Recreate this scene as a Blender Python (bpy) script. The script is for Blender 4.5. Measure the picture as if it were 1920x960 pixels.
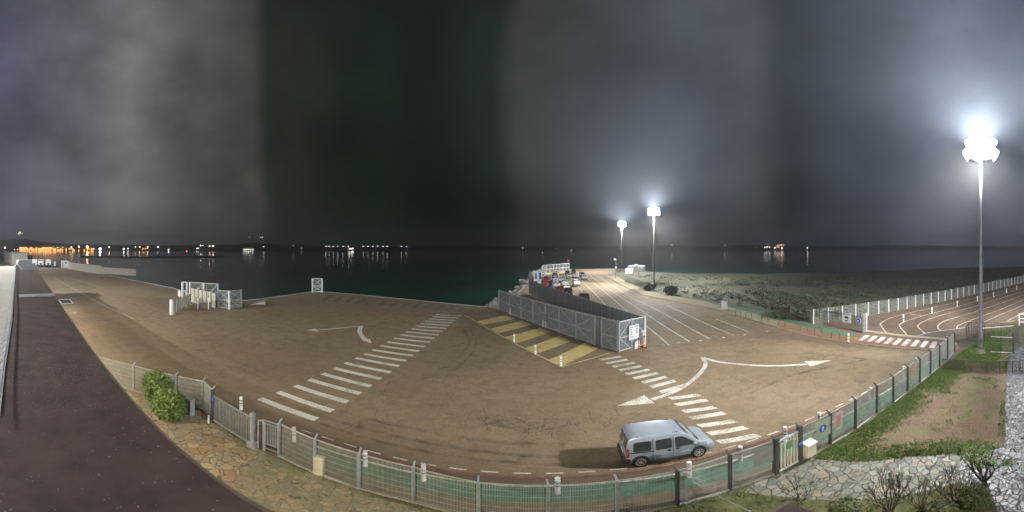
import bpy, math, random
from math import sin, cos, tan, pi, radians, hypot, atan2
import numpy as np
random.seed(7)
S = bpy.context.scene
for o in list(bpy.data.objects): bpy.data.objects.remove(o)
COL = S.collection

# ------------------------------------------------------------------ camera
H = 10.7                      # camera height over the apron
KP = pi/1920                  # 180 degrees over 1920 px of the photograph
YH = 462.0                    # horizon row of the photograph
cam = bpy.data.cameras.new('camera'); co = bpy.data.objects.new('camera', cam); COL.objects.link(co)
cam.type = 'PANO'; cam.panorama_type = 'EQUIRECTANGULAR'
cam.longitude_min = -pi/2; cam.longitude_max = pi/2
cam.latitude_max = YH*KP; cam.latitude_min = -(960-YH)*KP
cam.clip_end = 12000; cam.clip_start = 0.05
co.location = (0, 0, H); co.rotation_euler = (pi/2, 0, 0)
S.camera = co
S.render.engine = 'CYCLES'
S.render.resolution_x = 1024; S.render.resolution_y = 512
S.view_settings.view_transform = 'Standard'; S.view_settings.look = 'None'
S.view_settings.exposure = 0.0; S.view_settings.gamma = 1.0
S.cycles.use_denoising = True
S.cycles.max_bounces = 5; S.cycles.transparent_max_bounces = 12
S.cycles.volume_bounces = 0
S.cycles.sample_clamp_indirect = 4.0; S.cycles.sample_clamp_direct = 0
S.cycles.use_light_tree = True

# ------------------------------------------------------------------ night sky
W = bpy.data.worlds.new('World'); S.world = W; W.use_nodes = True
nt = W.node_tree; nt.nodes.clear()
def nd(nt, t, **kw):
    n = nt.nodes.new(t)
    for k, v in kw.items(): setattr(n, k, v)
    return n
def math_(nt, op, a, b=None):
    n = nd(nt, 'ShaderNodeMath', operation=op)
    for i, v in enumerate((a, b)):
        if v is None: continue
        if isinstance(v, (int, float)): n.inputs[i].default_value = v
        else: nt.links.new(v, n.inputs[i])
    return n.outputs[0]
def srgb(*c):
    return tuple(((v/255)/12.92 if v/255 <= .04045 else ((v/255+.055)/1.055)**2.4) for v in c) + (1,)
def ramp(nt, fac, stops, interp='EASE'):
    r = nd(nt, 'ShaderNodeValToRGB'); r.color_ramp.interpolation = interp
    e = r.color_ramp.elements
    while len(e) > 1: e.remove(e[-1])
    e[0].position = stops[0][0]; e[0].color = stops[0][1]
    for p, c in stops[1:]:
        q = e.new(p); q.color = c
    nt.links.new(fac, r.inputs[0]); return r.outputs[0]
tc = nd(nt, 'ShaderNodeTexCoord'); sp = nd(nt, 'ShaderNodeSeparateXYZ'); nt.links.new(tc.outputs['Generated'], sp.inputs[0])
# slow warp so that the cloud banks have soft, wandering borders
nz = nd(nt, 'ShaderNodeTexNoise'); nz.inputs['Scale'].default_value = 1.9; nz.inputs['Detail'].default_value = 3; nt.links.new(tc.outputs['Generated'], nz.inputs['Vector'])
az = math_(nt, 'ARCTAN2', sp.outputs[0], sp.outputs[1])
u = math_(nt, 'MULTIPLY_ADD', az, 1/pi); u.node.inputs[2].default_value = .5
wob = math_(nt, 'MULTIPLY', math_(nt, 'SUBTRACT', nz.outputs[0], .5), .05)
u = math_(nt, 'ADD', u, wob)
base = ramp(nt, u, [(0.0, srgb(92,94,112)), (.06, srgb(108,110,118)), (.13, srgb(122,124,126)), (.19, srgb(92,90,88)),
    (.243, srgb(78,76,70)), (.268, srgb(38,44,32)), (.36, srgb(20,36,14)), (.43, srgb(7,18,3)), (.487, srgb(16,30,10)), (.515, srgb(60,64,60)),
    (.60, srgb(62,68,70)), (.68, srgb(72,78,84)), (.735, srgb(76,80,84)), (.765, srgb(46,54,56)), (.83, srgb(62,70,78)), (.93, srgb(96,104,120)), (1.0, srgb(74,84,98))])
n2 = nd(nt, 'ShaderNodeTexNoise'); n2.inputs['Scale'].default_value = 3.2; n2.inputs['Detail'].default_value = 6; n2.inputs['Roughness'].default_value = .55
mp = nd(nt, 'ShaderNodeMapping'); mp.inputs['Scale'].default_value = (1.2, 1.2, 1.5); nt.links.new(tc.outputs['Generated'], mp.inputs[0]); nt.links.new(mp.outputs[0], n2.inputs['Vector'])
cl = nd(nt, 'ShaderNodeMapRange'); cl.inputs[1].default_value = .3; cl.inputs[2].default_value = .72; cl.inputs[3].default_value = .62; cl.inputs[4].default_value = 1.42
nt.links.new(n2.outputs[0], cl.inputs[0])
mx = nd(nt, 'ShaderNodeVectorMath', operation='SCALE'); nt.links.new(base, mx.inputs[0]); nt.links.new(cl.outputs[0], mx.inputs[3])
bg = nd(nt, 'ShaderNodeBackground'); bg.inputs[1].default_value = .74
nt.links.new(mx.outputs[0], bg.inputs[0]); ow = nd(nt, 'ShaderNodeOutputWorld'); nt.links.new(bg.outputs[0], ow.inputs[0])

# ------------------------------------------------------------------ helpers
def P(x, y, z=0.0):
    """ground point seen at photo pixel x,y"""
    a = (x-960)*KP; d = (y-YH)*KP; r = (H-z)/tan(d)
    return (r*sin(a), r*cos(a), z)
def PP(pts, z=0.0): return [P(x, y, z) for x, y in pts]
def HT(xb, yb, yt):
    r = H/tan((yb-YH)*KP); return H - r*tan((yt-YH)*KP)
def on_line(px, A, B):
    """where the azimuth of pixel column px meets ground line A-B"""
    a = (px-960)*KP; dx, dy = sin(a), cos(a); ex, ey = B[0]-A[0], B[1]-A[1]
    t = (A[1]*dx - A[0]*dy)/(ex*dy - ey*dx)
    return (A[0]+t*ex, A[1]+t*ey, 0.0)
def lerp(a, b, t): return tuple(a[i]+(b[i]-a[i])*t for i in range(len(a)))

class MB:
    def __init__(s): s.v = []; s.f = []
    def add(s, vs, fs):
        n = len(s.v); s.v += [tuple(v) for v in vs]; s.f += [tuple(i+n for i in f) for f in fs]; return s
    def box(s, c, d, rz=0.0):
        x, y, z = d[0]/2, d[1]/2, d[2]/2; cs, sn = cos(rz), sin(rz)
        vs = []
        for a in (-x, x):
            for b in (-y, y):
                for e in (-z, z): vs.append((c[0]+a*cs-b*sn, c[1]+a*sn+b*cs, c[2]+e))
        return s.add(vs, [(0,1,3,2),(4,6,7,5),(0,4,5,1),(2,3,7,6),(0,2,6,4),(1,5,7,3)])
    def beam(s, p, q, w, h=None):
        h = h or w
        p = np.array(p, float); q = np.array(q, float); d = q-p; L = np.linalg.norm(d)
        if L < 1e-6: return s
        d /= L; up = np.array((0,0,1.)) if abs(d[2]) < .95 else np.array((1.,0,0))
        a = np.cross(d, up); a /= np.linalg.norm(a); b = np.cross(a, d)
        vs = []
        for e in (p, q):
            for i, j in ((-1,-1),(1,-1),(1,1),(-1,1)): vs.append(e + a*i*w/2 + b*j*h/2)
        return s.add(vs, [(0,1,2,3),(7,6,5,4),(0,4,5,1),(1,5,6,2),(2,6,7,3),(3,7,4,0)])
    def tube(s, p, q, r0, r1=None, n=10, cap=True):
        r1 = r0 if r1 is None else r1
        p = np.array(p, float); q = np.array(q, float); d = q-p; L = np.linalg.norm(d)
        if L < 1e-6: return s
        d /= L; up = np.array((0,0,1.)) if abs(d[2]) < .95 else np.array((1.,0,0))
        a = np.cross(d, up); a /= np.linalg.norm(a); b = np.cross(a, d)
        vs = [p + (a*cos(2*pi*i/n)+b*sin(2*pi*i/n))*r0 for i in range(n)] + [q + (a*cos(2*pi*i/n)+b*sin(2*pi*i/n))*r1 for i in range(n)]
        fs = [(i, (i+1)%n, n+(i+1)%n, n+i) for i in range(n)]
        if cap: fs += [tuple(range(n-1, -1, -1)), tuple(range(n, 2*n))]
        return s.add(vs, fs)
    def path(s, pts, r, n=8):
        for a, b in zip(pts, pts[1:]): s.tube(a, b, r, r, n)
        return s
    def poly(s, pts, z=None):
        return s.add([(p[0], p[1], (p[2] if z is None else z)) for p in pts], [tuple(range(len(pts)))])
    def prism(s, pts, z0, z1):
        a = sum(pts[i][0]*pts[(i+1)%len(pts)][1]-pts[(i+1)%len(pts)][0]*pts[i][1] for i in range(len(pts)))
        if a < 0: pts = pts[::-1]
        n = len(pts)
        vs = [(p[0], p[1], z0) for p in pts] + [(p[0], p[1], z1) for p in pts]
        return s.add(vs, [(i, (i+1)%n, n+(i+1)%n, n+i) for i in range(n)] + [tuple(range(n, 2*n)), tuple(range(n-1, -1, -1))])
    def ribbon(s, pts, w, z):
        """flat stripe along ground points"""
        L = []; R = []
        for i, p in enumerate(pts):
            a = pts[max(0, i-1)]; b = pts[min(len(pts)-1, i+1)]
            dx, dy = b[0]-a[0], b[1]-a[1]; l = hypot(dx, dy) or 1; ww = w[i] if isinstance(w, (list, tuple)) else w
            L.append((p[0]-dy/l*ww/2, p[1]+dx/l*ww/2, z)); R.append((p[0]+dy/l*ww/2, p[1]-dx/l*ww/2, z))
        n = len(pts)
        return s.add(R+L, [(i, i+1, n+i+1, n+i) for i in range(n-1)])
    def blob(s, c, r, n=8, m=6, jit=0.0, rnd=random):
        if isinstance(r, (int, float)): r = (r, r, r)
        vs = []
        for j in range(m+1):
            t = pi*j/m
            for i in range(n):
                a = 2*pi*i/n; k = 1+rnd.uniform(-jit, jit) if 0 < j < m else 1
                vs.append((c[0]+r[0]*sin(t)*cos(a)*k, c[1]+r[1]*sin(t)*sin(a)*k, c[2]+r[2]*cos(t)*k))
        fs = [(j*n+i, j*n+(i+1)%n, (j+1)*n+(i+1)%n, (j+1)*n+i) for j in range(m) for i in range(n)]
        return s.add(vs, [f[::-1] for f in fs])
    def lathe(s, prof, n=16, c=(0,0,0)):
        vs = [(c[0]+r*cos(2*pi*i/n), c[1]+r*sin(2*pi*i/n), c[2]+z) for r, z in prof for i in range(n)]
        k = len(prof)
        fs = [(j*n+i, j*n+(i+1)%n, (j+1)*n+(i+1)%n, (j+1)*n+i) for j in range(k-1) for i in range(n)]
        return s.add(vs, fs + [tuple(range((k-1)*n, k*n))])
    def build(s, name, mat, parent=None, smooth=False, structure=False, origin=None):
        off = np.zeros(3)
        p = parent
        while p is not None: off += np.array(p.location); p = p.parent
        loc = (0,0,0)
        if parent is None and not structure and s.v:
            A = np.array(s.v); loc = ((A[:,0].min()+A[:,0].max())/2, (A[:,1].min()+A[:,1].max())/2, A[:,2].min()); off = np.array(loc)
        me = bpy.data.meshes.new(name)
        me.from_pydata([(v[0]-off[0], v[1]-off[1], v[2]-off[2]) for v in s.v], [], s.f); me.update()
        if smooth:
            me.polygons.foreach_set('use_smooth', [True]*len(me.polygons))
            try: me.set_sharp_from_angle(angle=radians(38))
            except Exception: pass
        o = bpy.data.objects.new(name, me); COL.objects.link(o); o.location = loc
        o.parent = parent
        if mat: me.materials.append(mat)
        if structure: o['kind'] = 'structure'
        return o
def build_each(mb, name, mat, parent=None):
    n = len(mb.v); par = list(range(n))
    def find(i):
        while par[i] != i: par[i] = par[par[i]]; i = par[i]
        return i
    for f in mb.f:
        for i in f[1:]: par[find(i)] = find(f[0])
    groups = {}
    for f in mb.f: groups.setdefault(find(f[0]), []).append(f)
    out = []
    for g in groups.values():
        ids = sorted({i for f in g for i in f}); mp_ = {j: k for k, j in enumerate(ids)}
        m2 = MB(); m2.v = [mb.v[j] for j in ids]; m2.f = [tuple(mp_[i] for i in f) for f in g]; out.append(m2.build(name, mat, parent))
    return out
def tag(o, label=None, cat=None, group=None, kind=None):
    if label: o['label'] = label
    if cat: o['category'] = cat
    if group: o['group'] = group
    if kind: o['kind'] = kind
    return o
def root(name, loc=(0,0,0), label=None, cat=None, group=None, rz=0):
    o = bpy.data.objects.new(name, None); COL.objects.link(o); o.location = loc; o.rotation_euler = (0,0,rz); o.empty_display_size = .2
    return tag(o, label, cat, group)
def copy_tree(o, parent=None):
    c = o.copy(); COL.objects.link(c); c.parent = parent
    for ch in [x for x in o.children]: copy_tree(ch, c)
    return c

# ------------------------------------------------------------------ materials
MATS = {}
def mat(name, col, rough=.7, metal=0.0, var=.18, scale=3.0, bump=0.0, bscale=30.0, emit=None, spec=None, coat=0, col2=None, alpha=None):
    if name in MATS: return MATS[name]
    m = bpy.data.materials.new(name); m.use_nodes = True; t = m.node_tree; b = t.nodes['Principled BSDF']
    c = tuple(col)[:3]
    tcn = nd(t, 'ShaderNodeTexCoord')
    n = nd(t, 'ShaderNodeTexNoise'); n.inputs['Scale'].default_value = scale; n.inputs['Detail'].default_value = 5; n.inputs['Roughness'].default_value = .6
    t.links.new(tcn.outputs['Object'], n.inputs['Vector'])
    lo = tuple(v*(1-var) for v in c)+(1,); hi = tuple(min(1, v*(1+var)) for v in c)+(1,)
    if col2: hi = tuple(col2)[:3]+(1,); lo = c+(1,)
    r = ramp(t, n.outputs[0], [(.3, lo), (.7, hi)], 'LINEAR')
    t.links.new(r, b.inputs['Base Color'])
    b.inputs['Roughness'].default_value = rough; b.inputs['Metallic'].default_value = metal
    if spec is not None: b.inputs['Specular IOR Level'].default_value = spec
    if coat: b.inputs['Coat Weight'].default_value = coat; b.inputs['Coat Roughness'].default_value = .08
    if bump:
        bn = nd(t, 'ShaderNodeTexNoise'); bn.inputs['Scale'].default_value = bscale; bn.inputs['Detail'].default_value = 4; t.links.new(tcn.outputs['Object'], bn.inputs['Vector'])
        bb = nd(t, 'ShaderNodeBump'); bb.inputs['Strength'].default_value = bump; bb.inputs['Distance'].default_value = .02
        t.links.new(bn.outputs[0], bb.inputs['Height']); t.links.new(bb.outputs[0], b.inputs['Normal'])
    if emit:
        b.inputs['Emission Color'].default_value = tuple(emit[:3])+(1,); b.inputs['Emission Strength'].default_value = emit[3]
    MATS[name] = m; return m
def mixc(t, f, a, b):
    n = nd(t, 'ShaderNodeMix', data_type='RGBA')
    if isinstance(f, (int, float)): n.inputs[0].default_value = f
    else: t.links.new(f, n.inputs[0])
    for i, v in ((6, a), (7, b)):
        if isinstance(v, tuple): n.inputs[i].default_value = v[:3]+(1,)
        else: t.links.new(v, n.inputs[i])
    return n.outputs[2]
def tex(t, kind, vec, scale, **kw):
    n = nd(t, kind); n.inputs['Scale'].default_value = scale
    for k, v in kw.items():
        if k in n.inputs: n.inputs[k].default_value = v
        else: setattr(n, k, v)
    t.links.new(vec, n.inputs['Vector']); return n
def rng(t, v, a, b, c=0.0, d=1.0):
    n = nd(t, 'ShaderNodeMapRange'); t.links.new(v, n.inputs[0])
    for i, x in enumerate((a, b, c, d)): n.inputs[i+1].default_value = x
    return n.outputs[0]

def asphalt_material(name, c1, c2, c3, cracks=True):
    m = bpy.data.materials.new(name); m.use_nodes = True; t = m.node_tree; b = t.nodes['Principled BSDF']
    g = nd(t, 'ShaderNodeTexCoord').outputs['Object']
    n1 = tex(t, 'ShaderNodeTexNoise', g, .11, Detail=6, Roughness=.6).outputs[0]
    n2 = tex(t, 'ShaderNodeTexNoise', g, .9, Detail=8, Roughness=.65).outputs[0]
    n3 = tex(t, 'ShaderNodeTexNoise', g, 26, Detail=3, Roughness=.7).outputs[0]
    st = nd(t, 'ShaderNodeMapping'); st.inputs['Scale'].default_value = (.12, 1.6, 1); st.inputs['Rotation'].default_value = (0, 0, .12); t.links.new(g, st.inputs[0])
    n4 = tex(t, 'ShaderNodeTexNoise', st.outputs[0], .8, Detail=5, Roughness=.6, Distortion=.6).outputs[0]
    c = mixc(t, rng(t, n1, .35, .65), c1, c2)
    c = mixc(t, rng(t, n2, .45, .75, 0, .7), c, c3)
    c = mixc(t, rng(t, n4, .56, .72, 0, .38), c, c3)
    c = mixc(t, rng(t, n3, .38, .62, .0, .28), c, tuple(v*.5 for v in c1[:3]))
    # aggregate showing through
    v = tex(t, 'ShaderNodeTexVoronoi', g, 14.0, Randomness=1.0).outputs['Distance']
    c = mixc(t, rng(t, v, .0, .16, .35, 0), c, (.42,.38,.3))
    if cracks:
        sx = tex(t, 'ShaderNodeTexVoronoi', g, .065, distance='CHEBYCHEV', Randomness=.9)
        pc = nd(t, 'ShaderNodeSeparateColor'); t.links.new(sx.outputs['Color'], pc.inputs[0])
        c = mixc(t, rng(t, pc.outputs[0], .55, .57, 0, .3), c, c3)
        c = mixc(t, rng(t, pc.outputs[1], .7, .72, 0, .28), c, (.36,.29,.19))
        oil = tex(t, 'ShaderNodeTexNoise', g, .55, Detail=3, Roughness=.45).outputs[0]
        c = mixc(t, rng(t, oil, .64, .74, 0, .5), c, (.07,.055,.04))
        fine = tex(t, 'ShaderNodeTexNoise', g, 5.5, Detail=9, Roughness=.8).outputs[0]
        c = mixc(t, rng(t, fine, .42, .6, .0, .48), c, tuple(v*.45 for v in c1[:3]))
        w = tex(t, 'ShaderNodeTexNoise', g, 1.3, Detail=6, Roughness=.7)
        mv = nd(t, 'ShaderNodeVectorMath', operation='SCALE'); t.links.new(w.outputs['Color'], mv.inputs[0]); mv.inputs[3].default_value = 1.1
        ad = nd(t, 'ShaderNodeVectorMath', operation='ADD'); t.links.new(g, ad.inputs[0]); t.links.new(mv.outputs[0], ad.inputs[1])
        ve = tex(t, 'ShaderNodeTexVoronoi', ad.outputs[0], .30, feature='DISTANCE_TO_EDGE').outputs['Distance']
        msk = rng(t, tex(t, 'ShaderNodeTexNoise', g, .16, Detail=3).outputs[0], .5, .58)
        cr = math_(t, 'MULTIPLY', rng(t, ve, .003, .010, .5, 0), msk)
        c = mixc(t, cr, c, (.035,.03,.025))
    t.links.new(c, b.inputs['Base Color'])
    t.links.new(rng(t, n2, .3, .7, .68, .92), b.inputs['Roughness']); b.inputs['Specular IOR Level'].default_value = .25
    bp = nd(t, 'ShaderNodeBump'); bp.inputs['Strength'].default_value = .5; bp.inputs['Distance'].default_value = .012
    t.links.new(n3, bp.inputs['Height']); t.links.new(bp.outputs[0], b.inputs['Normal'])
    MATS[name] = m; return m

def paving_material(name, scale, stones, joint, gloss=.6, edge=.035, rand=1.0, relief=.5):
    m = bpy.data.materials.new(name); m.use_nodes = True; t = m.node_tree; b = t.nodes['Principled BSDF']
    g = nd(t, 'ShaderNodeTexCoord').outputs['Object']
    w = tex(t, 'ShaderNodeTexNoise', g, 2.2, Detail=3)
    mv = nd(t, 'ShaderNodeVectorMath', operation='SCALE'); t.links.new(w.outputs['Color'], mv.inputs[0]); mv.inputs[3].default_value = .42
    ad = nd(t, 'ShaderNodeVectorMath', operation='ADD'); t.links.new(g, ad.inputs[0]); t.links.new(mv.outputs[0], ad.inputs[1])
    fl = nd(t, 'ShaderNodeVectorMath', operation='MULTIPLY'); t.links.new(ad.outputs[0], fl.inputs[0]); fl.inputs[1].default_value = (1,1,0)
    mpn = nd(t, 'ShaderNodeMapping'); mpn.inputs['Scale'].default_value = (1.0, 1.35, 1); mpn.inputs['Rotation'].default_value = (0,0,.5); t.links.new(fl.outputs[0], mpn.inputs[0])
    v1 = tex(t, 'ShaderNodeTexVoronoi', mpn.outputs[0], scale, feature='F1', Randomness=rand)
    ve = tex(t, 'ShaderNodeTexVoronoi', mpn.outputs[0], scale, feature='DISTANCE_TO_EDGE', Randomness=rand).outputs['Distance']
    sc = nd(t, 'ShaderNodeSeparateColor'); t.links.new(v1.outputs['Color'], sc.inputs[0])
    k = len(stones)
    col = ramp(t, sc.outputs[0], [((i+.5)/k, tuple(s)[:3]+(1,)) for i, s in enumerate(stones)], 'LINEAR')
    nn = tex(t, 'ShaderNodeTexNoise', g, 7, Detail=7, Roughness=.7).outputs[0]
    col = mixc(t, rng(t, nn, .4, .7, 0, .55), col, tuple(v*.45 for v in stones[0][:3]))
    jn = math_(t, 'ADD', ve, math_(t, 'MULTIPLY', math_(t, 'SUBTRACT', nn, .5), edge*1.5)); jj = rng(t, jn, edge*.4, edge*1.1, 1, 0)
    col = mixc(t, jj, col, joint)
    t.links.new(col, b.inputs['Base Color'])
    t.links.new(rng(t, sc.outputs[1], 0, 1, gloss-.15, gloss+.15), b.inputs['Roughness'])
    h = math_(t, 'ADD', math_(t, 'MULTIPLY', rng(t, ve, 0, edge*1.6), 1.0), math_(t, 'MULTIPLY', nn, .5))
    h = math_(t, 'ADD', h, math_(t, 'MULTIPLY', sc.outputs[2], .35))
    bp = nd(t, 'ShaderNodeBump'); bp.inputs['Strength'].default_value = relief; bp.inputs['Distance'].default_value = .04
    t.links.new(h, bp.inputs['Height']); t.links.new(bp.outputs[0], b.inputs['Normal'])
    MATS[name] = m; return m

def worn_paint(name, col, under, wear=.5):
    m = bpy.data.materials.new(name); m.use_nodes = True; t = m.node_tree; b = t.nodes['Principled BSDF']
    g = nd(t, 'ShaderNodeTexCoord').outputs['Object']
    a = tex(t, 'ShaderNodeTexNoise', g, 9, Detail=8, Roughness=.75).outputs[0]
    q = tex(t, 'ShaderNodeTexNoise', g, .8, Detail=3).outputs[0]
    s = math_(t, 'ADD', a, math_(t, 'MULTIPLY', q, .5))
    f = rng(t, s, 1.0-wear*.45, 1.12-wear*.45)
    c = mixc(t, f, col, under)
    c = mixc(t, rng(t, a, .3, .6, 0, .25), c, tuple(v*.6 for v in col[:3]))
    t.links.new(c, b.inputs['Base Color']); b.inputs['Roughness'].default_value = .75; b.inputs['Specular IOR Level'].default_value = .25
    MATS[name] = m; return m

ASPH = asphalt_material('asphalt', (.278,.209,.130), (.33,.256,.165), (.165,.12,.075))
ASPH2 = asphalt_material('parking asphalt', (.15,.107,.078), (.19,.138,.10), (.08,.062,.05), cracks=False)
REDP = asphalt_material('red footway', (.25,.14,.085), (.29,.17,.105), (.17,.105,.07), cracks=False)
BROWNP = asphalt_material('brown footway', (.15,.11,.08), (.19,.14,.10), (.11,.08,.06), cracks=False)
GREENP = worn_paint('green cycle paint', (.055,.165,.105), (.13,.14,.11), .45)
WHITEP = worn_paint('white road paint', (.74,.72,.65), (.28,.23,.16), .62)
WHITE2 = worn_paint('worn white road paint', (.66,.63,.53), (.24,.2,.15), .5)
YELP = worn_paint('yellow road paint', (.68,.55,.22), (.24,.19,.11), .5)
YEL2 = worn_paint('worn yellow road paint', (.30,.24,.09), (.17,.145,.10), 1.1)
PAVE1 = paving_material('crazy paving small', 2.6, [(.20,.18,.11),(.27,.23,.14),(.16,.16,.10),(.30,.25,.15),(.22,.21,.14)], (.10,.085,.05))
PAVE2 = paving_material('crazy paving large', 1.9, [(.30,.22,.13),(.22,.20,.15),(.36,.30,.18),(.26,.17,.10),(.24,.24,.18)], (.09,.07,.045), edge=.045)
PAVE3 = paving_material('grey slate paving', 2.1, [(.20,.20,.15),(.13,.14,.11),(.26,.25,.20),(.10,.11,.10),(.23,.19,.13)], (.07,.065,.05), gloss=.5, relief=1.0)
PAVE4 = paving_material('pale slate paving', 3.3, [(.22,.22,.22),(.14,.145,.15),(.30,.31,.32),(.10,.10,.11),(.25,.24,.23)], (.04,.04,.04), gloss=.4, relief=1.0, edge=.07)
def soil_material():
    m = bpy.data.materials.new('garden soil'); m.use_nodes = True; t = m.node_tree; b = t.nodes['Principled BSDF']
    g = nd(t, 'ShaderNodeTexCoord').outputs['Object']
    a = tex(t, 'ShaderNodeTexNoise', g, 9, Detail=9, Roughness=.75).outputs[0]
    q = tex(t, 'ShaderNodeTexNoise', g, .45, Detail=5, Roughness=.6).outputs[0]
    v = tex(t, 'ShaderNodeTexVoronoi', g, 9).outputs['Distance']
    c = mixc(t, rng(t, a, .35, .65), (.07,.048,.03), (.205,.145,.092))
    c = mixc(t, rng(t, v, .0, .25, .5, 0), c, (.28,.21,.14))
    c = mixc(t, rng(t, q, .52, .66, 0, .65), c, (.13,.13,.05))
    t.links.new(c, b.inputs['Base Color']); b.inputs['Roughness'].default_value = .95
    bp = nd(t, 'ShaderNodeBump'); bp.inputs['Strength'].default_value = 1; bp.inputs['Distance'].default_value = .06
    t.links.new(a, bp.inputs['Height']); t.links.new(bp.outputs[0], b.inputs['Normal']); return m
SOIL = soil_material()
ROOFM = mat('brown roofing felt', (.080,.052,.041), .75, var=.35, scale=1.2, bump=.5, bscale=60)
STEEL = mat('galvanised steel', (.42,.45,.48), .42, .55, var=.2, scale=4)
STEELW = mat('white painted steel', (.72,.74,.76), .45, .1, var=.1)
DARKST = mat('dark steel', (.07,.07,.07), .5, .3)
MESHM = mat('mesh wire steel', (.50,.53,.50), .5, .4)
MESHG = mat('green mesh wire', (.10,.14,.10), .55, .1)
MESHW = mat('white mesh wire', (.55,.58,.54), .5, .1)
SHEET = mat('grey steel sheet', (.20,.225,.245), .5, .25, var=.25, scale=2)
SHEETL = mat('pale ribbed sheet', (.52,.50,.40), .55, .1, var=.2, scale=5)
CONC = mat('concrete', (.34,.32,.28), .85, var=.25, scale=2, bump=.3, bscale=15)
CONCP = mat('pale concrete', (.48,.46,.40), .85, var=.2, scale=3)
KERB = mat('kerb stone', (.30,.23,.17), .85, var=.25, scale=3)
WHITEPL = mat('white plastic', (.80,.80,.80), .4, var=.05)
BLUEPL = mat('blue band plastic', (.10,.13,.25), .4)
REDPL = mat('red plastic', (.75,.10,.05), .45)
ORANGE = mat('orange plastic', (.8,.16,.05), .45)
BLACK = mat('black rubber', (.02,.02,.02), .7)
GLASS = mat('dark car glass', (.035,.045,.045), .06, spec=.8, var=.3)
CREAM = mat('cream cabinet plastic', (.62,.58,.42), .5, var=.08)
SIGNW = mat('white sign face', (.78,.80,.84), .5, var=.03)
BLUES = mat('blue sign face', (.03,.09,.42), .5, var=.03)
INK = mat('dark lettering', (.03,.03,.04), .6)
REDI = mat('red lettering', (.5,.04,.05), .6)
GALV = mat('weathered mast steel', (.17,.175,.185), .5, .35)

# ------------------------------------------------------------------ terrain, water
sea = MB(); sea.poly([(-9000,-3000),(9000,-3000),(9000,9000),(-9000,9000)], -1.25)
def water_material():
    m = bpy.data.materials.new('sea water'); m.use_nodes = True; t = m.node_tree; b = t.nodes['Principled BSDF']
    g = nd(t, 'ShaderNodeTexCoord').outputs['Object']
    b.inputs['Base Color'].default_value = (.016,.058,.05,1); b.inputs['Roughness'].default_value = .07; b.inputs['IOR'].default_value = 1.33
    a = tex(t, 'ShaderNodeTexNoise', g, .9, Detail=4, Roughness=.55).outputs[0]
    q = tex(t, 'ShaderNodeTexNoise', g, .11, Detail=4).outputs[0]
    bp = nd(t, 'ShaderNodeBump'); bp.inputs['Strength'].default_value = .1; bp.inputs['Distance'].default_value = .3
    t.links.new(math_(t, 'ADD', a, math_(t, 'MULTIPLY', q, 2.0)), bp.inputs['Height']); t.links.new(bp.outputs[0], b.inputs['Normal'])
    MATS['water'] = m; return m
sea.build('sea', water_material(), structure=True)
MB().poly([(-9500,-3500),(9500,-3500),(9500,9500),(-9500,9500)], -5).build('seabed', mat('seabed mud', (.05,.05,.04), .9), structure=True)

# land outline, from the quay on the left round to the shore of the lagoon
quay = [(-400, 40), P(60,502), P(130,504), P(190,513), P(325,540), P(380,560)[:2], (-46.5, 44), P(585,547), P(612,547.5), P(690,554), P(780,563), P(860,571), P(935,577),
        P(958,560), P(978,545), P(993,527), P(1003,515), P(1012,505), P(1068,504.5), P(1160,503.5)]
quay = [q[:2] for q in quay]
shore = [P(x, y)[:2] for x, y in [(1200,508),(1240,511),(1300,512.5),(1370,512),(1440,513),(1500,511),(1560,511),(1640,508),(1700,506),(1760,503),(1840,501),(1915,500)]]
landp = quay + shore + [(260,-80), (-400,-80)]
LAND = mat('dry marsh ground', (.055,.06,.035), .95, var=.4, scale=.12, bump=.6, bscale=3, col2=(.10,.095,.055))
MB().prism(landp, -5, -.03).build('land', LAND, structure=True)
apron = [(-400, 39.5)] + [(q[0], q[1]-.0) for q in quay[1:]] + [P(1157,506)[:2], P(1150,515)[:2], P(1140,519.5)[:2], P(1160,532)[:2], P(1204,553)[:2], P(1270,567)[:2], P(1340,580)[:2], P(1400,597)[:2], P(1450,612)[:2], P(1525,632)[:2], P(1590,643)[:2], P(1650,650)[:2], P(1720,656)[:2], P(1775,660)[:2]]
apron += [(33.5, 5.2), (26.5,9.1),(16.0,10.7), (8.1,11.75), (2.5,12.35), (-2.9,12.75), (-7.7,13.2), (-12, 13.2), (-13.2, 10.6), (-15.9, 11.1), (-17.6,10.2), (-20.6,8.6), (-24,6.6), (-27,3.2), (-60,3), (-400, 3)]
MB().prism(apron, -4.9, 0.0).build('apron', ASPH, structure=True)
# quay capping beam: a pale concrete edge round the water side
cap = MB()
for a, b in zip(quay[1:12], quay[2:13]):
    cap.beam((a[0], a[1], -.15), (b[0], b[1], -.15), .55, .38)
cap.build('quay_edge', CONCP, structure=True)
# footway on the building side of the road, green cycle lane
def strip(y0pts, y1pts, z): return MB().poly([(*p, z) for p in y0pts] + [(*p, z) for p in y1pts[::-1]])
def fy(x):      # perimeter fence line (world), measured
    xs = [-40,-27,-24,-20.6,-17.6,-15.9,-14.3,-10.9,-7.2,-5.2,-3.1,-1.0,5.05,7.13,9.15,10.63,12.59,14.64,16.93,18.65,20.76,22.62,24.55,27.5,31.0]
    ys = [4.5,4.5,6.8,8.9,10.5,11.3,10.85,10.6,10.45,10.34,10.1,9.75,9.12,9.0,8.8,8.7,8.5,8.34,8.15,7.93,7.74,7.5,7.23,6.8,6.1]
    return float(np.interp(x, xs, ys))
def ky(x):      # kerb line
    xs = [-60,-22,-12,-7.7,-2.9,2.5,8.1,16,26.5,33.5]; ys = [12,12.4,13.3,13.2,12.75,12.35,11.75,10.7,9.1,7.9]
    return float(np.interp(x, xs, ys))
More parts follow.
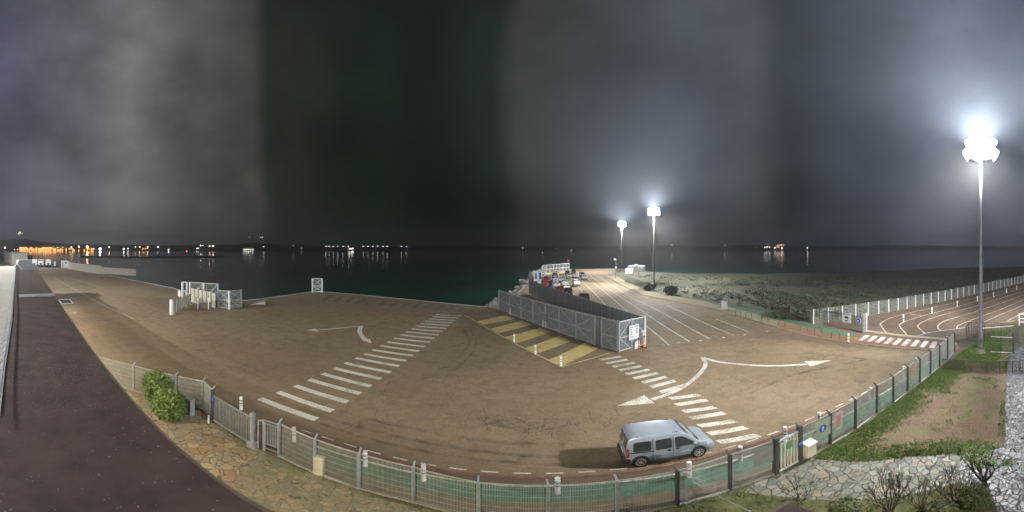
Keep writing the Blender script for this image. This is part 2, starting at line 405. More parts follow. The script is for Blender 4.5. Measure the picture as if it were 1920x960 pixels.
def ly(x):      # white line bordering the cycle lane
    xs = [-12,-5.7,-3.3,-2,0,1.66,3.7,6.2,8.55,15.7,18,22.6,27.5,32]; ys = [12.6,12.4,12.2,12.05,11.8,11.72,11.5,11.12,10.78,9.78,9.5,8.9,8.3,7.8]
    return float(np.interp(x, xs, ys))
X = [x for x in np.arange(-12, 33.6, 1.0)]
fw = MB()
for a, b in zip(X, X[1:]):
    fw.poly([(a, ky(a)+.02, .06), (a, fy(a)-.02, .06), (b, fy(b)-.02, .06), (b, ky(b)+.02, .06)])
    fw.poly([(a, ky(a)+.02, .0), (a, ky(a)+.02, .06), (b, ky(b)+.02, .06), (b, ky(b)+.02, .0)])
fw.build('footway', BROWNP, structure=True)
ks = MB()
for a, b in zip(X, X[1:]):
    ks.beam((a, ky(a)-.10, .05), (b, ky(b)-.10, .05), .16, .11)
ks.build('kerb', mat('red kerb', (.22,.11,.08), .85, var=.3), structure=True)
gl = MB(); wl = MB()
X2 = [x for x in np.arange(-8.5, 30, .75)]
for a, b in zip(X2, X2[1:]):
    gl.poly([(a, ly(a)-.05, .064), (a, ly(a)-1.15, .064), (b, ly(b)-1.15, .064), (b, ly(b)-.05, .064)])
    wl.poly([(a, ly(a)+.03, .068), (a, ly(a)-.09, .068), (b, ly(b)-.09, .068), (b, ly(b)+.03, .068)])
gl.build('cycle_lane', GREENP, structure=True); 
wl.build('cycle_lane_line', WHITEP, structure=True)
ds = MB(); x = -10.2
while x < 27:
    ds.poly([(x, ky(x)+.34, .005), (x, ky(x)+.24, .005), (x+.7, ky(x+.7)+.24, .005), (x+.7, ky(x+.7)+.34, .005)]); x += 1.28
ds.build('dashed_kerb_marking', WHITEP, structure=True)

# ground between the fence and the building
inner = [(x, fy(x)-.02) for x in np.arange(-27, 31.5, 1.5)]
lo = MB()
for a, b in zip(inner, inner[1:]):
    lo.poly([(a[0], a[1], .052), (a[0], -60, .052), (b[0], -60, .052), (b[0], b[1], .052)])
lo.build('building_surround', mat('plain earth', (.10,.08,.05), .95, var=.4), structure=True)
def area(name, pts, m, z): return MB().poly([(p[0], p[1], z) for p in pts][::-1]).build(name, m, structure=True)
area('stone_forecourt', [(-20.6,8.8), (-24, 6.7), (-24,-5), (-8.3,-5), (-8.3, 6.9), P(484,845)[:2], (-9.2, 10.5), (-12.5,10.7), (-14.3, 10.8), (-15.9,11.2), (-17.6,10.4)], PAVE2, .056)
area('stone_yard', [(-8.3,6.9), (-8.3,-5), (0.4,-5), P(952,962)[:2], (0.0, 9.6), (-1.2, 9.72), (-3.0,10.05), (-6.0,10.35), (-9.2,10.5), P(484,845)[:2]], PAVE1, .0605)
area('stone_path', [P(1395,925)[:2], (8.1,8.85), (10.3,8.65), (11.0, 8.6), P(1560,862)[:2], P(1610,868)[:2], P(1660,864)[:2], P(1700,859)[:2], P(1760,854)[:2], P(1800,851)[:2], P(1800,905)[:2], P(1700,930)[:2], P(1640,938)[:2], P(1560,940)[:2], P(1480,934)[:2]], PAVE3, .0645)
area('pale_stone_path', [P(1800,851)[:2], P(1860,846)[:2], P(1884,838)[:2], P(1885,760)[:2], P(1888,700)[:2], P(1896,660)[:2], (40,-4), (3,-4), P(1870,990)[:2], P(1868,950)[:2], P(1850,925)[:2], P(1800,905)[:2]], PAVE4, .0685)
garden = [P(1528,862)[:2], (12.0,8.5), (12.6,8.45), (14.6,8.28), (18.6,7.88), (24.5,7.18), (31,6.05), (36,4.6), (42,3.0), (60,1), P(1896,655)[:2], P(1888,700)[:2], P(1885,760)[:2], P(1884,838)[:2], P(1860,846)[:2], P(1800,851)[:2], P(1700,859)[:2], P(1610,868)[:2]]
area('garden_bed', garden, SOIL, .072)
lawn = [P(940,962)[:2], (0.4,9.6), (5.0,9.08), (8.1,8.85), P(1395,925)[:2], P(1480,934)[:2], P(1560,940)[:2], P(1640,938)[:2], P(1700,930)[:2], P(1800,905)[:2], P(1850,925)[:2], P(1868,950)[:2], (3,-4), (.4,-4)]
area('lawn', lawn, mat('mossy turf', (.055,.065,.02), .95, var=.5, scale=2.5, bump=.8, bscale=20, col2=(.13,.12,.05)), .058)

# right hand side: verge, red footway, parking
kerbR = [P(x, y)[:2] for x, y in [(1140,519.5),(1160,532),(1204,553),(1270,567),(1340,580),(1400,597),(1450,612),(1525,632),(1590,643)]]
backR = [P(x, y)[:2] for x, y in [(1153,516),(1176,530),(1216,547),(1290,560),(1355,571),(1420,583),(1480,598),(1545,613),(1622,624)]]
vg = MB(); n = 6
for i in range(n):
    vg.poly([(*kerbR[i], .1), (*backR[i], .1), (*backR[i+1], .1), (*kerbR[i+1], .1)])
vg.build('verge', mat('dry verge', (.20,.18,.10), .95, var=.35, scale=1.5, bump=.5, col2=(.27,.24,.15)), structure=True)
rf = MB()
for i in range(n, 8):
    rf.poly([(*kerbR[i], .1), (*backR[i], .1), (*backR[i+1], .1), (*kerbR[i+1], .1)])
rf.poly([(*kerbR[8], .1), (*backR[8], .1), (*P(1700,630)[:2], .1), (*P(1790,637)[:2], .1), (*P(1800,656)[:2], .1), (*P(1775,660)[:2], .1), (*P(1720,656)[:2], .1), (*P(1650,650)[:2], .1)])
rf.build('red_footway', REDP, structure=True)
kk = MB()
kl = kerbR + [P(1650,650)[:2], P(1720,656)[:2], P(1775,660)[:2]]
for a, b in zip(kl, kl[1:]): kk.beam((*a, .045), (*b, .045), .22, .13)
kk.build('kerb', KERB, structure=True)
gpx = [(1330,566.5),(1400,580),(1470,597),(1540,614.5),(1604,629.5)]
gwx = [(1330,568.5),(1400,585),(1470,603.5),(1540,621.5),(1600,634)]
g2 = MB()
for i in range(4): g2.poly([(*P(*gwx[i])[:2], .106), (*P(*gpx[i])[:2], .106), (*P(*gpx[i+1])[:2], .106), (*P(*gwx[i+1])[:2], .106)])
g2.build('cycle_lane', GREENP, structure=True)
park = [(31.5,22.6),(35.0,26.8),(43.65,22.9),(57.6,16.7),(95.7,3.4),(170,-23),(170,-60),(47,-60),(44,-1),(40,3.5),(33.9,7.9)]
area('car_park', park, ASPH2, .104)
bk = MB(); a = P(1623,622); b = P(1790,638.5)
bk.prism([(a[0],a[1]), (b[0],b[1]), (b[0]-.75,b[1]+.1), (a[0]-.75,a[1]-.15)], .05, .24)
bk.build('raised_kerb_block', mat('tan concrete', (.33,.27,.19), .85, var=.2), structure=True)
# crossing over the red footway
zb = MB(); A0 = [P(1623.5,629.5), P(1631.5,630.4), P(1616.5,640.5), P(1609,639.5)]; A8 = [P(1750,641.5), P(1759,642.5), P(1751,655), P(1741.5,654)]
for i in range(11):
    zb.poly([(*[A0[k][j]+(A8[k][j]-A0[k][j])*i/8 for j in (0,1)], .108) for k in range(4)][::-1])
zb.build('crossing_stripes', WHITEP, structure=True)

# ------------------------------------------------------------------ road markings
cw = MB()
a0 = np.array(P(487,747)[:2]); a1 = np.array(P(750,628)[:2]); b0 = np.array(P(593,786)[:2]); b1 = np.array(P(835,623)[:2])
du = (a1-a0)/13.0; dv = (b1-b0)/13.6
L = [np.array(P(*q)[:2]) for q in [(487,747),(522,735),(553,723),(579.5,711.4),(604.5,700.5),(627,690.4),(647,680.6),(666.4,671.2),(683,663.7),(698.6,655.9),(713.2,648),(726.7,640.9),(738.7,634.1),(750,627.7),(761.2,622.1)]]
R = [np.array(P(*q)[:2]) for q in [(593.6,786.4),(623.6,770.6),(651.7,753.7),(676,738),(695.6,724.1),(715.5,710.2),(733.5,698.2),(748.8,686.2),(761.6,676.5),(774.4,666.7),(786,658.5),(796,649.9),(806.2,641.6),(814.8,634.5),(822.7,627.7)]]
n0 = len(L); ul = (L[-1]-L[5])/(n0-6); ur = (R[-1]-R[5])/(n0-6)
for i in range(n0, 22): L.append(L[n0-1]+ul*(i-n0+1)); R.append(R[n0-1]+ur*(i-n0+1))
for l, r in zip(L, R):
    d = (r-l)/np.linalg.norm(r-l); nrm = np.array((-d[1], d[0]))*.26; c = np.array((0,0))
    cw.poly([(*(l-nrm), .004), (*(r-nrm), .004), (*(r+nrm), .004), (*(l+nrm), .004)])
cw.build('crossing_stripes', WHITE2, structure=True)
cw = MB()
L2=[(80,183),(118,204),(160,226),(200,248),(243,273),(292,300),(345,326),(400,355),(462,388),(520,428),(557,468),(602,510),(648,553),(703,602),(762,652),(825,706),(897,765)]
R2=[(213,160),(255,180),(298,200),(342,222),(392,244),(445,266),(500,290),(556,315),(620,342),(710,405),(757,437),(810,484),(865,520),(932,570),(1000,612),(1076,662),(1155,710)]
for l, r in zip(L2, R2):
    l = np.array(P(l[0]/3.4275+1100, l[1]/3.4275+620)[:2]); r = np.array(P(r[0]/3.4275+1100, r[1]/3.4275+620)[:2])
    cw.poly([(*l, .004), (*(l+np.array((-.1,-.0))+np.array((.16,-.5))), .004), (*(r+np.array((.06,-.5))), .004), (*r, .004)])
cw.build('crossing_stripes', WHITEP, structure=True)
def curve_px(pts, k=6):
    pts = [np.array(P(*p)[:2]) for p in pts]; out = []
    for i in range(len(pts)-1):
        p0 = pts[max(i-1,0)]; p1 = pts[i]; p2 = pts[i+1]; p3 = pts[min(i+2,len(pts)-1)]
        for j in range(k):
            t = j/k; out.append(tuple(.5*((2*p1)+(-p0+p2)*t+(2*p0-5*p1+4*p2-p3)*t*t+(-p0+3*p1-3*p2+p3)*t**3)))
    out.append(tuple(pts[-1])); return out
ar = MB()
ar.ribbon(curve_px([(595,618.5),(620,617),(650,614),(680,611)]), .3, .008); ar.poly([(*P(*q)[:2], .0085) for q in [(573,619.5),(597,621.5),(592,616.3)]])
ar.ribbon(curve_px([(677.5,611),(674.5,618),(676,626),(684,636.5)]), .55, .009); ar.poly([(*P(*q)[:2], .0095) for q in [(678,637.5),(697,644),(694,635.3)]])
ar.build('direction_arrow', WHITE2, structure=True)
ar = MB()
ar.ribbon(curve_px([(1222,749),(1250,740),(1275,729),(1297,714),(1315,697),(1323,683),(1317,670)]), .36, .008); ar.poly([(*P(*q)[:2], .0086) for q in [(1156.5,761),(1228,756),(1208,741)]])
ar.ribbon(curve_px([(1318,670.5),(1345,678),(1400,684),(1450,686),(1512,683)]), .36, .009); ar.poly([(*P(*q)[:2], .0096) for q in [(1508,677.5),(1520,687),(1559,675.5)]])
ar.build('direction_arrow', WHITEP, structure=True)
def S1(p): return (p[0]/6+1040, p[1]/6+500)
def S2(p): return (p[0]/6+1240, p[1]/6+530)
ll = MB()
lanes = [[S1((180,30)),S1((300,150)),S1((330,180)),S1((470,320)),S1((575,432)),S1((640,500))],
         [S1((250,60)),S1((390,150)),S1((560,280)),S1((700,400)),S1((830,505)),S1((1020,660)),S2((0,625)),S2((82,700))],
         [S1((385,78)),S1((440,130)),S1((575,225)),S1((800,380)),S1((1000,510)),S1((1250,680)),S1((1440,795)),S2((320,665))],
         [S1((440,80)),S1((640,205)),S1((860,345)),S1((1100,460)),S1((1300,570)),S2((82,377)),S2((320,510)),S2((545,632))],
         [S2((60,250)),S2((300,365)),S2((500,460)),S2((700,545)),S2((815,590))],
         [S2((615,410)),S2((800,480)),S2((1000,560))],
         [(1034,513),(1034,527),(1033,545)], [(1047.5,512),(1048.5,531),(1051,548)], [(1058,514),(1061.5,524),(1065,532),(1072.5,547),(1082,560)], [(1075,527),(1084,537),(1095,552),(1108,567)]]
for l in lanes: ll.ribbon(curve_px(l, 4), .16, .004)
for q in [(195,678),(440,653),(700,617),(940,588),(1190,551)]:
    a = P(*S2(q)); ll.box((a[0], a[1], .006), (.42,.3,.004), .3)
ll.build('lane_lines', WHITEP, structure=True)
def S3(p): return (p[0]/5.333+1620, p[1]/5.333+500)
pl = MB()
for l in [[(225,670),(165,590),(185,562),(250,525),(380,488),(560,445),(800,390),(1150,310),(1600,196)],
          [(430,690),(358,605),(368,578),(440,545),(600,495),(850,430),(1150,345),(1600,214)],
          [(612,678),(540,610),(552,583),(620,545),(800,485),(1150,390),(1600,247)],
          [(770,650),(738,615),(757,580),(850,535),(1150,445),(1600,287)],
          [(925,625),(942,598),(1000,570),(1150,512),(1400,420),(1600,332)],
          [(1200,560),(1400,472),(1600,387)], [(1430,550),(1520,505),(1600,462)],
          [(540,697),(640,670),(770,648),(970,622),(1140,590),(1270,578),(1500,550)], [(455,478),(575,498)], [(790,715),(840,706)]]:
    pl.ribbon(curve_px([S3(q) for q in l], 5), .15, .110)
pl.build('parking_lane_lines', WHITEP, structure=True)
# yellow keep-clear zone along the tall fence
NA = P(935,580); NB = P(1160,661)          # foot of the near fence of the holding pen
def S7(p): return (p[0]/6+840, p[1]/6+540)
def S5(p): return (p[0]/4.175+900, p[1]/4.175+470)
yz = MB()
for q in [[S7((330,375)),S7((400,413)),S7((770,345)),S7((655,304))], [S7((480,458)),S7((570,510)),S7((945,412)),S7((830,366))],
          [S7((640,550)),S7((780,620)),S7((1155,495)),S7((1035,450))], [S7((870,675)),S7((1000,738)),S7((1385,600)),S7((1250,540))],
          [S5((530,860)),S5((650,900)),S5((925,765)),S5((815,725))]]:
    yz.poly([(*P(*a)[:2], .004) for a in q])
yz.ribbon([P(*q)[:2] for q in [(872,591),(1054,687.5)]], .16, .008); yz.ribbon([P(*q)[:2] for q in [(1054,687.2),(1143,662)]], .16, .008)
yz.build('yellow_hatching', YELP, structure=True)
yq = MB()
e0 = np.array(quay[8]); 
for i in range(30):
    px = 618+i*10.5
    t = (px-612)/(935-612); yf = 550+ (577-550)*t
    a = P(px, yf+2.5); b = P(px+9, yf+2.8); c = P(px-8, yf+14); d = P(px-17, yf+13.5)
    if i % 2 == 0: yq.poly([(*a[:2], .004), (*d[:2], .004), (*c[:2], .004), (*b[:2], .004)])
yq.ribbon([P(*q)[:2] for q in [(600,561),(690,571.5),(775,583),(860,592)]], .2, .008)
for i in range(16):
    px = 1072+i*6; a = P(px,506); yq.poly([(a[0],a[1],.004),(a[0]+1.6,a[1]-4,.004),(a[0]+2.6,a[1]-4,.004),(a[0]+1.0,a[1],.004)])
yq.build('quay_hatching', YEL2, structure=True)
yb = MB(); yb.poly([(*P(*q)[:2], .004) for q in [(1022,513),(1068,509),(1064,511),(1024,516)]][::-1]); yb.build('yellow_band', YELP, structure=True)
# cracks
ck = MB(); rr = random.Random(3)
def crack(x, y, a, L, w, depth=0):
    pts = [(x, y)]; l = 0
    while l < L:
        a += rr.uniform(-.8, .8)*(.55 if depth else .5); s = rr.uniform(.06, .22); x += cos(a)*s; y += sin(a)*s; l += s; pts.append((x, y))
        if depth < 2 and rr.random() < .22: crack(x, y, a+rr.choice((-1,1))*rr.uniform(.6,1.3), L*.4, w*.7, depth+1)
    ck.ribbon(pts, [w*rr.uniform(.4,1.1) for _ in pts], .0025+rr.random()*.001)
for px, py, n_, L_ in [(590,650,5,3),(575,700,3,3),(850,680,4,3),(830,705,2,3),(735,740,3,2),(900,790,5,2),(940,800,5,2),(1030,800,7,2.2),(1080,790,4,2),(1130,800,4,1.5),(1170,790,4,2),(1005,700,2,3),(1230,690,3,4),(1290,700,3,4),(1415,725,5,2),(1360,640,1,9),(1600,700,2,8),(1560,680,2,6),(390,690,2,8),(440,690,3,3),(500,650,2,4),(380,640,2,6)]:
    c = P(px, py)
    for _ in range(n_): crack(c[0]+rr.uniform(-1.3,1.3), c[1]+rr.uniform(-.7,.7), rr.choice((0,pi,.4,2.7,1.4))+rr.uniform(-.3,.3), L_, .026)
ck.build('pavement_cracks', mat('crack bitumen', (.03,.025,.02), .9), structure=True)
# tyre sweeps: darker rubber tracks worn in the asphalt
def arc_world(cx, cy, r, a0, a1, n=40): return [(cx+r*cos(radians(a0+(a1-a0)*i/n)), cy+r*sin(radians(a0+(a1-a0)*i/n))) for i in range(n+1)]
tyre_m = bpy.data.materials.new('rubber marks'); tyre_m.use_nodes = True
t = tyre_m.node_tree; b = t.nodes['Principled BSDF']; g = nd(t, 'ShaderNodeTexCoord').outputs['Object']
b.inputs['Base Color'].default_value = (.05,.042,.034,1); b.inputs['Roughness'].default_value = .8
na = tex(t, 'ShaderNodeTexNoise', g, .45, Detail=6, Roughness=.7).outputs[0]; t.links.new(rng(t, na, .38, .7, 0, .42), b.inputs['Alpha'])
tm = MB()
for (pxs, w) in [([(560,745),(640,771),(740,797),(850,818),(950,830),(1060,834)],.35), ([(560,765),(660,797),(780,826),(900,846),(1050,856)],.3), ([(600,793),(700,825),(820,850),(950,866),(1100,872)],.25),
                 ([(870,620),(880,640),(865,665),(835,690)],.3), ([(880,617),(893,640),(880,668),(850,695)],.25), ([(1180,505),(1140,512),(1200,545)],.3), ([(700,650),(760,660),(830,655),(880,640)],.25), ([(1400,740),(1500,700),(1620,675)],.3), ([(1560,665),(1680,680),(1740,690)],.25),([(1140,530),(1200,556),(1280,600),(1350,640)],.3)]:
    tm.ribbon(curve_px(pxs, 8), w, .0035)
tm.build('tyre_marks', tyre_m, structure=True)

# ------------------------------------------------------------------ floodlight masts
LK = 3.1
LAMP = mat('floodlight lens', (.9,.95,1), .3, emit=(.80,.90,1.0,55))
def mast(loc, label, power, rz, z1=20.0, spill=700000, tilt=70):
    m = root('floodlight_mast', loc, label, 'floodlight', 'tall floodlight masts')
    x, y = loc[0], loc[1]
    MB().lathe([(.42,0),(.42,.06),(.26,.08),(.25,1.2),(.235,1.22),(.19,7),(.15,13),(.11,z1)], 18, (x,y,0)).build('pole', GALV, m, smooth=True)
    MB().box((x,y,.04), (.9,.9,.08)).build('base_plate', mat('stained footing',(.16,.145,.12),.9), m)
    MB().box((x+.245*cos(rz),y+.245*sin(rz),1.0),(.05,.16,.5),rz).build('hatch', DARKST, m)
    hd = MB(); hd.path([(x+1.2*cos(i*pi/8), y+1.2*sin(i*pi/8), z1) for i in range(17)], .05, 6)
    for i in range(4): hd.beam((x,y,z1-.1), (x+1.2*cos(i*pi/2), y+1.2*sin(i*pi/2), z1), .08)
    hd.tube((x,y,z1-.2),(x,y,z1+1.4),.12,.08,10)
    hd.path([(x+.8*cos(i*pi/8), y+.8*sin(i*pi/8), z1+1.05) for i in range(17)], .04, 6)
    crown = hd.build('crown', GALV, m)
    for i in range(16):
        up = i >= 8; k = i%8; a = rz + k*pi/4+(pi/8 if up else 0); R_ = 1.35 if not up else 1.15; z = z1+.15+(1.1 if up else 0)
        c = np.array((x+R_*cos(a), y+R_*sin(a), z)); out = np.array((cos(a), sin(a), -.55)); out /= np.linalg.norm(out)
        side = np.array((-sin(a), cos(a), 0)); upv = np.cross(out, side)
        def quad(o, s, h): return [c+out*o+side*i_*s+upv*j_*h for i_, j_ in ((-1,-1),(1,-1),(1,1),(-1,1))]
        q0 = quad(-.05, .38, .32); q1 = quad(.2, .54, .48)
        hs = MB().add(q0+q1, [(3,2,1,0),(0,1,5,4),(1,2,6,5),(2,3,7,6),(3,0,4,7),(4,5,6,7)]).build('floodlight', DARKST, m)
        MB().add(quad(.204, .52, .46)+quad(.235,.48,.42), [(0,1,5,4),(1,2,6,5),(2,3,7,6),(3,0,4,7),(4,5,6,7)]).build('lens', LAMP, hs)
    for k in range(4):
        l = bpy.data.lights.new('flood', 'SPOT'); l.energy = power/2*LK; l.color = (1.0, .985, .95); l.shadow_soft_size = .3
        l.spot_size = radians(124); l.spot_blend = 1.0
        a = rz + k*pi/2
        o = bpy.data.objects.new('flood_light', l); COL.objects.link(o); o.location = (1.9*cos(a), 1.9*sin(a), z1-.1); o.parent = m; o.rotation_euler = (0, -radians(tilt), a+pi)
    if y > 0:      # lights added above the heads to raise a halo in the mist
        l = bpy.data.lights.new('spill', 'SPOT'); l.energy = spill; l.color = (.78,.88,1.0); l.shadow_soft_size = .5; l.spot_size = radians(178); l.spot_blend = .3
        o = bpy.data.objects.new('halo_light', l); COL.objects.link(o); o.location = (0,0,z1+1.55); o.rotation_euler = (pi,0,0); o.parent = m
        l = bpy.data.lights.new('spill', 'POINT'); l.energy = spill*.035; l.color = (.78,.88,1.0); l.shadow_soft_size = .4
        o = bpy.data.objects.new('halo_light', l); COL.objects.link(o); o.location = (0,0,z1+2.1); o.parent = m
    return m
mast((32.46,4.33,.07), 'nearest tall mast with dazzling white floodlights standing in the grass beside the garden fence', 84000, radians(190), tilt=79)
mast((39.22,84.34,0), 'mid distance floodlight mast in the scrub behind the green mesh fence', 80000, radians(230), 20.0, 260000)
mast((47.97,136.89,0), 'farthest and smallest floodlight mast near the white tanks at the end of the quay', 80000, radians(240), 20.0, 260000)
# unseen masts behind the terminal, the left ones inferred from shadows
mast((-75,-41,0), 'floodlight mast behind the terminal building on the left', 265000, radians(40), 33)
mast((-150,-30,0), 'floodlight mast far along the quay behind the terminal building', 160000, radians(60), 30)
mast((-10,-38,0), 'added fill floodlight mast, unseen, on the street side of the terminal building', 80000, radians(80), 34)  # unseen mast added to fill the middle apron with light

# ------------------------------------------------------------------ terminal building with the brown roof
RZ = 6.7
tb = root('terminal_building', (-30, 1, 0), 'long low terminal building with brown felt roof below the camera', 'building')
def redge(x): return 2.56 - .0694*x if x < 0 else 2.56
north = [(3.02, 2.62), (0, 2.56), (-59.2, 6.66)]
south = [(-73, 3.62), (-17.5,.66), (-10.2,.16), (-7,0.0), (-7,-8), (3.02,-8)]
roofp = north + [(-73,7.7)] + south
MB().prism([(-7.2,-7.8),(2.8,-7.8),(2.8,2.35),(0,2.3),(-59,6.4),(-72.8,7.4),(-72.8,-7.8)], .05, RZ-.42).build('wall', CONCP, tb)
MB().prism(roofp, RZ-.3, RZ).build('roof', ROOFM, tb)
ed = MB()
for a, b in zip(north, north[1:]+[(-73,7.7)]):
    ed.beam((a[0],a[1]+.03,RZ-.14),(b[0],b[1]+.03,RZ-.14),.06,.30)
ed.build('roof_edge_flashing', mat('brown flashing', (.16,.12,.09), .5), tb)
lr = MB(); x = -6.5
lr.prism([(-7.3,-.35),(-10.2,-.2),(-17.5,.3),(-73,3.2),(-73,-9),(-7.3,-9)], RZ-1.0, RZ-.75)
lr.build('lower_roof', mat('fibre cement roof', (.07,.07,.065), .8, var=.3, scale=1.0), tb)
rb = MB(); x = -7.6
while x > -72:
    y0 = float(np.interp(x, [-73,-17.5,-10.2,-7.3], [3.15,.27,-.22,-.36]))
    rb.box((x, y0-3.2, RZ-.67), (.5, 6.2, .14)); x -= 1.05
rb.build('roof_ribs', mat('pale roof ribs', (.14,.14,.125), .8, var=.3), tb)
rl = MB(); pts = [(-7,.0),(-10.2,.16),(-17.5,.66),(-40,1.86),(-72.5,3.6)]
def ry(x): return float(np.interp(x, [-72.5,-40,-17.5,-10.2,-7], [3.6,1.86,.66,.16,.0]))
for dz in (.05,.24): 
    for a, b in zip(pts, pts[1:]): rl.tube((a[0],a[1]-.05,RZ+dz),(b[0],b[1]-.05,RZ+dz),.024,.024,6)
x = -7.2
while x > -72: rl.tube((x, ry(x)-.05, RZ-.02),(x, ry(x)-.05, RZ+.24),.02,.02,6); rl.beam((x,ry(x)-.05,RZ+.02),(x,ry(x)-.45,RZ-.45),.03); x -= 1.0
rl.build('roof_rail', mat('blue white aluminium', (.55,.58,.72), .35, .5), tb)
WLM = mat('eaves fill lamp glass', (.9,.8,.6), .4, emit=(1,.85,.6,12))  # unseen lamps added under the eaves to brighten apron and yard
for k, (x, e, c_) in enumerate([(-52,3500,(1,.9,.75)),(-40,3500,(1,.9,.75)),(-28,3000,(1,.9,.75)),(-17,1900,(1,.86,.62)),(-9,1100,(1,.84,.6)),(-2,900,(1,.84,.6))]):
    yy = redge(x)-.12
    wlp = MB().box((x, yy, RZ-.75), (.5,.3,.16)).build('eaves_fill_lamp', DARKST, tb); MB().box((x, yy, RZ-.85), (.44,.24,.04)).build('diffuser', WLM, wlp)
    l = bpy.data.lights.new('eaves_fill_light', 'POINT'); l.energy = e; l.color = c_; l.shadow_soft_size = .25
    o = bpy.data.objects.new('eaves_fill_light', l); COL.objects.link(o); o.location = (x, yy+.25, RZ-1.1)
js = MB()
for dx, w in ((0,.16),(.5,.07)):
    js.box((-25.6-dx*1.6, 2.95, RZ+.05), (w, 2.9, .10), radians(6))
js.box((-25.4, 2.9, RZ+.13), (.5,.7,.14), .3)
js.build('roof_joint_cover', mat('metal flashing strip', (.55,.56,.58), .4, .4), tb)
up = MB()
for k, x in enumerate((-55,-59,-63,-67)):
    up.box((x, 5.0, RZ+.35), (.25, 2.8, .7), radians(6)); 
up.box((-70, 5.2, RZ+.55), (3.6, 2.9, 1.1), radians(4))
build_each(up,'roof_plant_casing', mat('grey plant casing', (.34,.36,.38), .6), tb)
# guano and gravel on the roof: uncountable specks
sp_ = MB(); r2 = random.Random(11)
def roof_ok(x, y): return y < redge(x)*0 + (2.45 - .0694*x if x < 0 else 2.45) and y > (ry(x)+.1 if x < -7 else -3)
for i in range(3600):
    x = -7 - (r2.random()**1.5)*30 if r2.random() < .5 else r2.uniform(-14, 2.9)
    y = r2.uniform(.0, 5.0)
    if x > -8 and r2.random() < .35: continue
    if not roof_ok(x, y): continue
    s = r2.uniform(.006,.018)*(1.6 if r2.random() < .06 else 1)
    a = r2.random()*6.28
    sp_.box((x, y, RZ+.004), (s*r2.uniform(.8,2), s, .008), a)
tag(sp_.build('roof_grit', mat('pale droppings', (.25,.22,.20), .9, var=.5, scale=20)), 'pale specks of grit and droppings scattered over the brown roof', 'debris', kind='stuff')

# a second port building far left
b2 = root('port_building', P(20, 494), 'pale flat roofed port building beyond the end of the brown roof', 'building')
c = np.array(P(20,494)[:2])
MB().box((c[0]-6, c[1]+3, 3.3), (40, 9, 6.6), .1).build('wall', CONCP, b2)
MB().box((c[0]-6, c[1]+3, 6.85), (41, 10, .5), .1).build('roof', mat('pale roof', (.4,.41,.42), .7), b2)
w_ = MB()
for i in range(9): w_.box((c[0]-24+i*4.4, c[1]+7.58-.0+i*.44, 3.8), (2.2,.08,1.3), .1)
build_each(w_,'window', GLASS, b2)

# ------------------------------------------------------------------ perimeter fence
postx = [(250,760),(330,757),(397,790)]
def fence_mesh(mb, A, B, z0, z1, sp=.048, t=.012, hs=.32):
    L = hypot(B[0]-A[0], B[1]-A[1]); n = max(2, int(L/sp))
    for i in range(1, n):
        q = lerp(A, B, i/n); mb.beam((q[0],q[1],z0),(q[0],q[1],z1), t, t)
    k = int((z1-z0)/hs)
    for j in range(k+1):
        z = z0+(z1-z0)*j/k; mb.beam((A[0],A[1],z),(B[0],B[1],z), t, t)
    return mb
pf = root('perimeter_fence', (5, 9.2, 0), 'long grey mesh panel fence with cranked posts between road and yard', 'fence')
wp = [(-26.5,5.3),(-23.8,7.0),(-20.6,8.9),(-17.6,10.5),(-15.9,11.4),(-14.5,11.05)]
main = [P(x,y)[:2] for x, y in [(523,857),(590,889),(673,917.5),(775,944)]] + [(-1.0,9.62),(1.05,9.42),(3.1,9.26)] + [P(x,y)[:2] for x, y in [(1270,951),(1369,920),(1454,891)]]
main2 = [P(x,y)[:2] for x, y in [(1500,866),(1557,837),(1604,808),(1644,778),(1675,759),(1702,737),(1725,720),(1745,704),(1762,690),(1777,675),(1790,663)]]
def fpost(mb, p, h=2.12, dark=False):
    mb.box((p[0], p[1], h/2+.04), (.11,.11,h), 0); mb.beam((p[0],p[1],h+.03),(p[0]-.02,p[1]+.22,h+.20),.06,.07)
for seq, mm, kind in ((wp, STEEL, 0), (main, STEEL, 1), (main2, DARKST, 1)):
    for i, p in enumerate(seq):
        q = MB(); fpost(q, p); o = q.build('post', mm if p[0] < 4 else DARKST, pf)
    for a, b in zip(seq, seq[1:]):
        f = MB(); d = (b[0]-a[0], b[1]-a[1]); l = hypot(*d); u_ = (d[0]/l*.09, d[1]/l*.09)
        A = (a[0]+u_[0], a[1]+u_[1]+.06); B = (b[0]-u_[0], b[1]-u_[1]+.06)
        fence_mesh(f, A, B, .16, 2.08)
        f.beam((*A,2.1),(*B,2.1),.035,.04); f.beam((*A,.14),(*B,.14),.035,.04)
        f.build('mesh_panel', MESHM, pf)
        g_ = MB(); g_.beam((a[0],a[1]+.02,.10),(b[0],b[1]+.02,.10),.12,.12); g_.build('plinth', CONC, pf)
# plates beside the gates: board, banner, notice
def board(name, parent, a, b, z0, z1, m, off=-.03, th=.02):
    d = np.array((b[0]-a[0], b[1]-a[1])); l = np.linalg.norm(d); n_ = np.array((d[1], -d[0]))/l
    c = (np.array(a)+np.array(b))/2 + n_*abs(off)
    return MB().box((c[0], c[1], (z0+z1)/2), (l, th, z1-z0), atan2(d[1], d[0])).build(name, m, parent), c, atan2(d[1], d[0])
pa, pb = main[-2], main[-1]
bp_ = root('grey_board', (*lerp(pa,pb,.75), 1), 'plain grey board fixed on the mesh just left of the wooden slat gate', 'board')
board('panel', bp_, lerp(pa,pb,.5), lerp(pa,pb,.93), 1.05, 2.02, mat('faded board', (.22,.24,.20), .7))
pa, pb = main2[0], main2[1]
gb = root('footway_banner', (*lerp(pa,pb,.7), 1), 'pale green banner with blue pedestrian disc and two arrows on the fence', 'sign')
